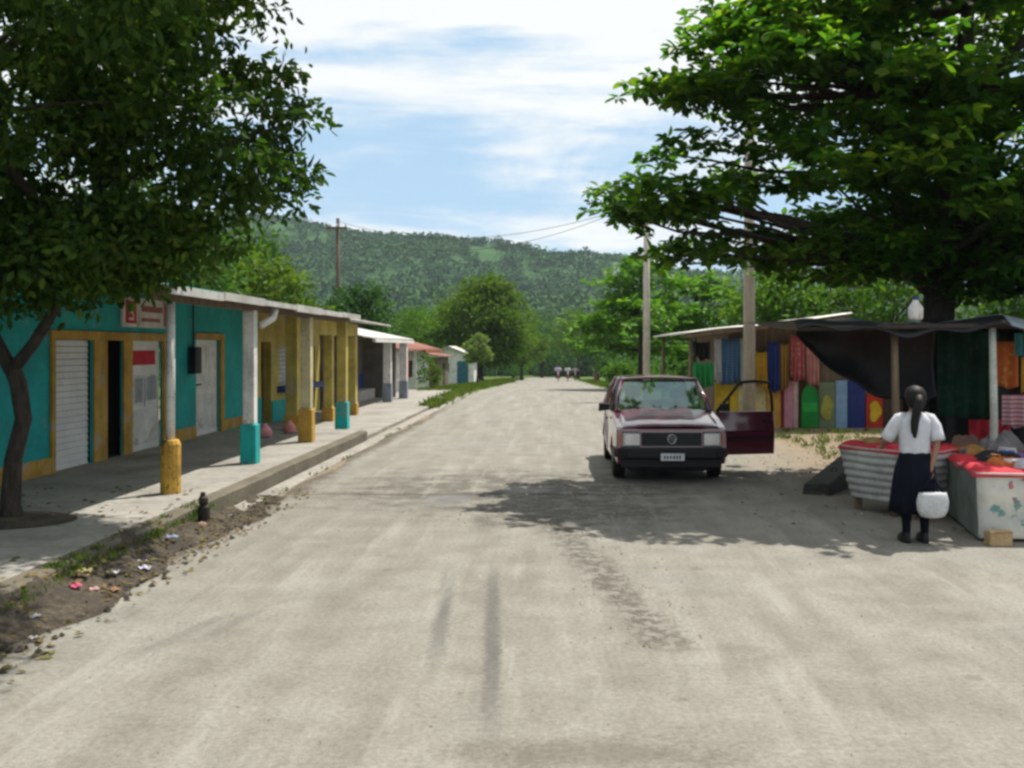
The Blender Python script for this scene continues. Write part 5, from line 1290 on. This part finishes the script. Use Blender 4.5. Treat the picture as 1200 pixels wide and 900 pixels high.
# black tarpaulin slung under the roof edge
def sling(u, v):
    x = 3.05 + u * 1.75
    drop = .10 + .80 * math.sin(min(1, u*1.02) * math.pi * .62) ** .9
    return (x - .12*(1-v)*math.sin(u*3), 12.3 + .07*math.sin(u*13) * v + .10*math.sin(v*3.1), 2.14 - v * drop + .02*math.sin(u*19))
tag(MB().grid(sling, 40, 16).build('tarpaulin', M['tarp'], None, True, 0, .008), 'black tarpaulin slung in a curve under the left end of the stall roof', 'tarpaulin')
def curtain(name, label, cat, x0, x1, y, z0, z1, mat, folds=5, sway=.035, grp=None):
    o = MB().grid(lambda u, v: (x0 + (x1-x0)*u, y + sway*math.sin(u*folds*6.28)*(1.15 - v*.6), z0 + (z1-z0)*v + .02*math.sin(u*8)*(1-v)), 48, 8).build(name, mat, None, True, 0, .008)
    return tag(o, label, cat, grp)
curtain('dark_interior_sheet', 'black sheet put in for the dark interior at the back of the stall', 'sheet', 4.70, 7.9, 13.42, .0, 2.2, M['tarp'], 9, .04)  # black sheet added to stand for the shade inside the stall
curtain('hanging_cloth', 'dark green cloth hung as a backdrop inside the stall', 'cloth', 4.95, 5.75, 12.7, 1.0, 2.12, M['green_cloth'], 4)
curtain('hanging_cloth', 'bright red cloth hung low beside the pale post inside the stall', 'cloth', 5.32, 5.85, 12.6, .45, .98, M['red_cloth'], 4)
curtain('hanging_cloth', 'orange shirt cloth hung high at the right edge of the stall', 'cloth', 5.35, 5.62, 11.9, 1.42, 1.98, sock('cloth_orange', (.55, .16, .03)), 2)
curtain('hanging_cloth', 'yellow ochre shirt cloth hung beside the orange one', 'cloth', 5.66, 6.1, 11.9, 1.35, 1.85, sock('cloth_ochre', (.50, .30, .03)), 3)
curtain('hanging_cloth', 'pale pink shirt hung under the orange one at the right edge', 'cloth', 5.38, 5.66, 11.8, .95, 1.34, sock('cloth_pink', (.60, .40, .42)), 2)
curtain('hanging_cloth', 'black and grey trousers hung at the right edge of the stall', 'cloth', 5.7, 6.05, 11.8, .85, 1.3, M['navy_cloth'], 2)
curtain('hanging_cloth', 'teal cloth hung high between the pale post and the yellow ochre shirt', 'cloth', 5.44, 5.60, 11.6, 1.8, 2.08, sock('cloth_teal', (.06, .28, .28)), 2)
jg = thing('plastic_jug', 'white plastic jug sitting on the edge of the stall roof', 'jug', (4.1, 11.15, 2.25))
MB().ell([(4.1,11.15,2.22,.07,.06), (4.1,11.15,2.25,.085,.075), (4.1,11.15,2.36,.085,.075), (4.1,11.15,2.42,.04,.04), (4.1,11.15,2.45,.03,.03)], 14).build('body', M['white'], jg, True)
MB().ell([(4.1,11.15,2.451,.036,.036), (4.1,11.15,2.485,.036,.036)], 12).build('lid', M['blue'], jg)

def table_poly(name, label, top, bot, z0, z1, mat, cloth, ribs=True, sag=0):
    """display bin: four slanted sides, cloth covered top, short legs"""
    cx_ = sum(p[0] for p in top)/4; cy_ = sum(p[1] for p in top)/4
    tb_ = thing(name, label, 'table', (cx_, cy_, 0))
    for i in range(4):
        a, b_ = Vector((*bot[i], z0)), Vector((*bot[(i+1)%4], z0)); c, d = Vector((*top[(i+1)%4], z1)), Vector((*top[i], z1))
        n = (b_ - a).cross(d - a).normalized()
        def fn(u, v):
            p_ = a.lerp(b_, u).lerp(d.lerp(c, u), v)
            k = (.010*math.sin(v*2*math.pi*7 + .5*math.sin(u*5)) + .018*math.sin(u*4.3+v*2+1)*math.sin(v*4+u*3) if ribs else .012*math.sin(u*17+v*5)*math.sin(v*7))
            return tuple(p_ + n * k)
        MB().grid(fn, 14, 44).build('side_panel', mat[i] if isinstance(mat, list) else mat, tb_, True, 0, .012)
    MB().hexa([(*p_, z1-.05) for p_ in top], [(*p_, z1-.012) for p_ in top]).build('tabletop', M['wood'], tb_)
    for i in range(4):
        p_ = Vector(bot[i]).lerp(Vector((cx_, cy_)), .12)
        MB().box(p_.x-.035, p_.x+.035, p_.y-.035, p_.y+.035, -.03, z0+.3).build('leg', M['wood'], tb_)
    A_, B_, C_, D_ = [Vector((*p_, z1)) for p_ in top]
    def cf(u, v):
        e = min(u, 1-u, v, 1-v)
        q = A_.lerp(B_, u).lerp(D_.lerp(C_, u), v); m = (A_+B_+C_+D_)/4
        q = m + (q - m) * 1.03
        return (q.x, q.y, z1 + .012 + .035*abs(math.sin(u*9+1)*math.sin(v*7)) - (.05 if e < .01 else 0))
    o = MB().grid(cf, 26, 26).build('table_cloth', cloth, None, True, 0, .006)
    return tb_, o
M['zinc_side'] = worn('dull_zinc_sheet', (.42, .43, .41), .55, .25, 2, dirt=(.2,.19,.16), dirt_amt=.5, metal=.15)
M['plast_side'] = worn('grey_green_plastic', (.17, .20, .18), .5, .35, 3)
def print_mat():
    m, t, p = base_mat('printed_white_sheet')
    c = t.coord(); v = t.new('ShaderNodeTexVoronoi'); v.inputs['Scale'].default_value = 5.5; t.put(v.inputs['Vector'], c)
    a = t.noise(c, 3.2, 3)
    e = t.noise(c, 7, 6, .6); q = t.noise(c, 2.6, 4)
    ink = t.ramp(q, [(.36, (.05,.14,.32)), (.46, (.05,.24,.20)), (.54, (.12,.13,.14)), (.62, (.40,.06,.08))])
    f_ = t.m('MULTIPLY', t.step(t.m('ADD', e, t.m('MULTIPLY', t.m('SUBTRACT', .35, v.outputs['Distance']), .35)), .50, .56), .85)
    k = t.mix(f_, t.mix(t.step(a, .35, .65), (.46,.47,.45), (.62,.60,.52)), ink)
    t.put(p.inputs['Base Color'], k); p.inputs['Roughness'].default_value = .6
    t.put(p.inputs['Normal'], t.bump(t.noise(c, 6, 4), .6, .03)); return m
M['print'] = print_mat()
tb1, c1 = table_poly('display_table', 'low display bin with slanted corrugated zinc sides left of the girl', [(3.36,11.6),(3.95,10.62),(4.75,11.25),(4.16,12.25)], [(3.52,11.6),(3.95,10.82),(4.6,11.25),(4.16,12.05)], .15, .76, M['zinc_side'], M['red_cloth'])
tag(c1, 'red cloth spread over the zinc sided bin left of the girl', 'cloth')
tb2, c2 = table_poly('display_table', 'long market table with a printed white skirt at the right edge', [(4.13,9.62),(6.3,9.42),(6.5,11.2),(4.48,11.35)], [(4.17,9.65),(6.3,9.46),(6.46,11.2),(4.50,11.3)], .03, .68, [M['print'], M['plast_side'], M['plast_side'], M['plast_side']], M['red_cloth'], ribs=False)
tag(c2, 'red cloth spread over the long market table at the right edge', 'cloth')
cb = thing('cardboard_box', 'small tan cardboard box standing at the corner of the printed table skirt', 'box', (4.27, 9.47, 0))
MB().box(4.17, 4.39, 9.40, 9.54, .0, .13).build('carton', sock('cardboard', (.42, .29, .15)), cb, False, .008)
MB().hexa([(4.17,9.40,.131),(4.39,9.40,.131),(4.39,9.47,.131),(4.17,9.47,.131)], [(4.17,9.39,.137),(4.39,9.39,.137),(4.39,9.465,.15),(4.17,9.465,.15)]).build('flap', sock('cardboard', (.42, .29, .15)), cb)
# goods on the tables
def heap(label, x, y, z, sx, sy, h, key, col, name='goods_bundle', cat='goods', grp='goods laid out on the market tables'):
    ph = random.uniform(0, 6); n = 22
    def fn(u, v):
        a, b_ = 2*u - 1, 2*v - 1
        e = max(0, 1 - max(abs(a), abs(b_)) ** 3)
        f = e ** .5 * (.72 + .2*math.sin(a*3.1 + ph)*math.cos(b_*2.7 + ph*2) + .12*math.sin(a*9+b_*7+ph)) + .08 * e * random.uniform(-1, 1)
        return (x + sx*a*(1 + .12*math.sin(b_*4+ph)), y + sy*b_*(1 + .12*math.cos(a*5+ph)), z + h * f)
    tag(MB().grid(fn, n, n).build(name, sock(key, col), None, False, 0, .006), label, cat, grp)
zt2 = .705
def packets(n, x0, x1, y0, y1, z, where):
    cols = [('red', (.42,.03,.04)), ('dark red', (.22,.015,.03)), ('white', (.5,.5,.5)), ('blue', (.05,.10,.30)), ('green', (.04,.20,.08)), ('orange', (.48,.16,.03)), ('black', (.015,.015,.015))]
    for k in range(n):
        cn, cc_ = cols[k % len(cols)]; x = random.uniform(x0, x1); y = random.uniform(y0, y1); a = random.uniform(0, 3.14); w_, d_, h_ = random.uniform(.05, .11), random.uniform(.04, .08), random.uniform(.03, .09)
        o = MB().hexa([(-w_, -d_, 0), (w_, -d_, 0), (w_, d_, 0), (-w_, d_, 0)], [(-w_*.8, -d_*.8, h_), (w_*.9, -d_*.8, h_*.8), (w_*.8, d_*.9, h_), (-w_*.9, d_*.8, h_*.9)]).xf(lambda p: Vector((x + p.x*math.cos(a) - p.y*math.sin(a), y + p.x*math.sin(a) + p.y*math.cos(a), z + p.z))).build('packet', sock('packet_' + cn.replace(' ', '_'), cc_), None, False, .012)
        tag(o, 'small %s packet lying among the goods %s' % (cn, where), 'packet', '%s packets %s' % (cn, where))
packets(28, 4.6, 6.0, 9.85, 11.1, .72, 'on the long table')
packets(8, 3.75, 4.35, 11.05, 11.8, .79, 'on the zinc sided bin')
heap('black pouch lying on the red cloth of the long table', 4.75, 10.5, zt2, .22, .16, .10, 'good_black', (.015,.015,.018))
heap('orange bundle lying near the corner of the long table', 4.55, 9.98, zt2, .14, .12, .10, 'good_orange', (.42,.12,.03))
heap('white plastic bag lying next to the orange bundle', 4.78, 9.85, zt2, .18, .13, .10, 'good_white', (.45,.45,.47))
heap('purple bundle behind the white bag on the long table', 5.0, 10.4, zt2, .13, .12, .10, 'good_purple', (.18,.10,.26))
heap('tan bundle at the back of the long table', 4.70, 11.0, zt2, .13, .12, .12, 'good_tan', (.30,.16,.04))
heap('bright red bundle at the right of the long table', 5.25, 9.85, zt2, .22, .14, .09, 'good_red', (.50,.02,.03))
heap('dark blue bundle at the right of the long table', 5.45, 10.5, zt2, .18, .16, .11, 'good_navy', (.03,.05,.17))
heap('grey sack standing on the back of the long table', 5.05, 11.1, zt2, .22, .14, .26, 'good_grey', (.16,.15,.15))
heap('brown sack standing beside the grey sack on the long table', 4.72, 11.25, zt2-.005, .16, .1, .24, 'good_brown', (.14,.08,.06))
heap('crimson bundle on the red cloth of the zinc bin', 3.95, 11.2, .785, .2, .18, .07, 'good_crimson', (.45,.02,.05))
heap('orange red bundle at the back of the zinc bin', 4.2, 11.75, .785, .16, .14, .10, 'good_orange2', (.50,.10,.03))
heap('yellowish bundle at the far left of the zinc bin', 3.75, 11.6, .785, .10, .10, .07, 'good_yellow2', (.30,.22,.08))
# long beam lying on the ground
be = thing('concrete_beam', 'long dark concrete beam lying on the ground left of the zinc bin', 'beam', (3.7, 13.5, 0))
MB().hexa([(3.22,12.78,-.02),(3.55,12.62,-.02),(4.62,14.3,-.02),(4.28,14.5,-.02)], [(3.25,12.82,.13),(3.55,12.68,.14),(4.60,14.3,.40),(4.30,14.48,.39)]).build('block', worn('dark_concrete', (.04,.039,.036), .9, .35, 3), be, False, .02)
for x, y in ((3.8, 13.35), (4.15, 13.95)): MB().ring((x, y, .24 + (x - 3.8) * .28), 'y', .035, .006, 12, 5).build('lifting_loop', M['iron'], be, True)

def undergrowth():
    n = 900
    y = RNG.uniform(52, 215, n); side = RNG.random(n) < .68
    x = np.where(side, RNG.uniform(6, 34, n), RNG.uniform(-32, -11, n)) * (1 + (y - 52) / 260)
    z = np.array([zt(a) for a in y]); r = RNG.uniform(.8, 2.1, n); h = r * RNG.uniform(.6, 1.3, n); q = 80
    ci = np.repeat(np.arange(n), q); m_ = len(ci); C = np.stack([x, y, z], 1)
    d = unit(RNG.normal(size=(m_, 3))); d[:, 2] = np.abs(d[:, 2])
    P = C[ci] + d * np.stack([r, r, h * 1.6], 1)[ci] * (.6 + .45 * RNG.random((m_, 1)))
    D = unit(RNG.normal(size=(m_, 3)) + np.array([0, 0, -.2])); Nn = unit(d * .6 + RNG.normal(size=(m_, 3)) * .6 + np.array([0, 0, .4]))
    s_ = r[ci] * RNG.uniform(.15, .30, m_)
    o = leaf_object('undergrowth', P, D, Nn, s_, s_ * .6, LM['mid'], None, .1)
    tag(o, 'tangle of undergrowth on the plots beyond the houses and stalls', 'undergrowth', None, 'stuff')
undergrowth()

# air between here and the hills
hz, ht, hp = base_mat('hazy_air')
hz.node_tree.nodes.remove(hp)
pv = ht.new('ShaderNodeVolumePrincipled'); pv.inputs['Color'].default_value = (.72, .88, 1, 1); pv.inputs['Density'].default_value = .00014
pv.inputs['Anisotropy'].default_value = .2
ht.l.new(pv.outputs[0], hz.node_tree.nodes['Material Output'].inputs['Volume'])
tag(MB().box(-1320, 1320, -80, 1420, -8, 190).build('haze', hz), 'thin blue haze in the air between the street and the hills', 'haze', None, 'stuff')

def thicket():
    n = 90
    x = RNG.uniform(-20, 18, n); y = RNG.uniform(216, 245, n); z = np.full(n, -4.4); r = RNG.uniform(2.0, 3.6, n); h = RNG.uniform(5.0, 8.2, n); q = 420
    ci = np.repeat(np.arange(n), q); m_ = len(ci); C = np.stack([x, y, z], 1)
    d = unit(RNG.normal(size=(m_, 3))); d[:, 2] = np.abs(d[:, 2])
    P = C[ci] + d * np.stack([r, r, h], 1)[ci] * (.7 + .35 * RNG.random((m_, 1)))
    D = unit(RNG.normal(size=(m_, 3)) + np.array([0, 0, -.3])); Nn = unit(d * .6 + RNG.normal(size=(m_, 3)) * .4 + np.array([0, 0, .5]))
    s_ = RNG.uniform(.45, .85, m_)
    o = leaf_object('end_thicket', P, D, Nn, s_, s_ * .62, LM['mid'], None, .1)
    tag(o, 'dense green thicket closing the far end of the road', 'thicket', None, 'stuff')
thicket()

n = 1100
fx = np.concatenate([RNG.uniform(-3.95, -3.1, 650), RNG.uniform(-6.6, -4.0, 250), RNG.uniform(2.2, 6.5, 200)]); fy = np.concatenate([RNG.uniform(4.6, 13, 650), RNG.uniform(6, 12, 250), RNG.uniform(10, 17, 200)])
fz = np.where(fx < -4.02, .206, .012 + np.where(fx < -3.3, .185 * np.clip((10.9 - fy) / 1.2, 0, 1) * np.clip(1 - (fx + 3.9) / .56, 0, 1) ** 1.3 + .02, 0))
fp = np.stack([fx, fy, fz], 1); fd = unit(RNG.normal(size=(n, 3)) * np.array([1, 1, .12])); fn = unit(RNG.normal(size=(n, 3)) * .25 + np.array([0, 0, 1.0]))
fs_ = RNG.uniform(.03, .08, n)
tag(leaf_object('fallen_leaves', fp, fd, fn, fs_, fs_ * .55, leaf_mat('dry_fallen_leaves', [(.05,.035,.015), (.11,.075,.03), (.20,.14,.05), (.08,.10,.02)], .1, .8), None, .12), 'dry fallen leaves scattered along the gutter, pavement and stall ground', 'leaves', None, 'stuff')
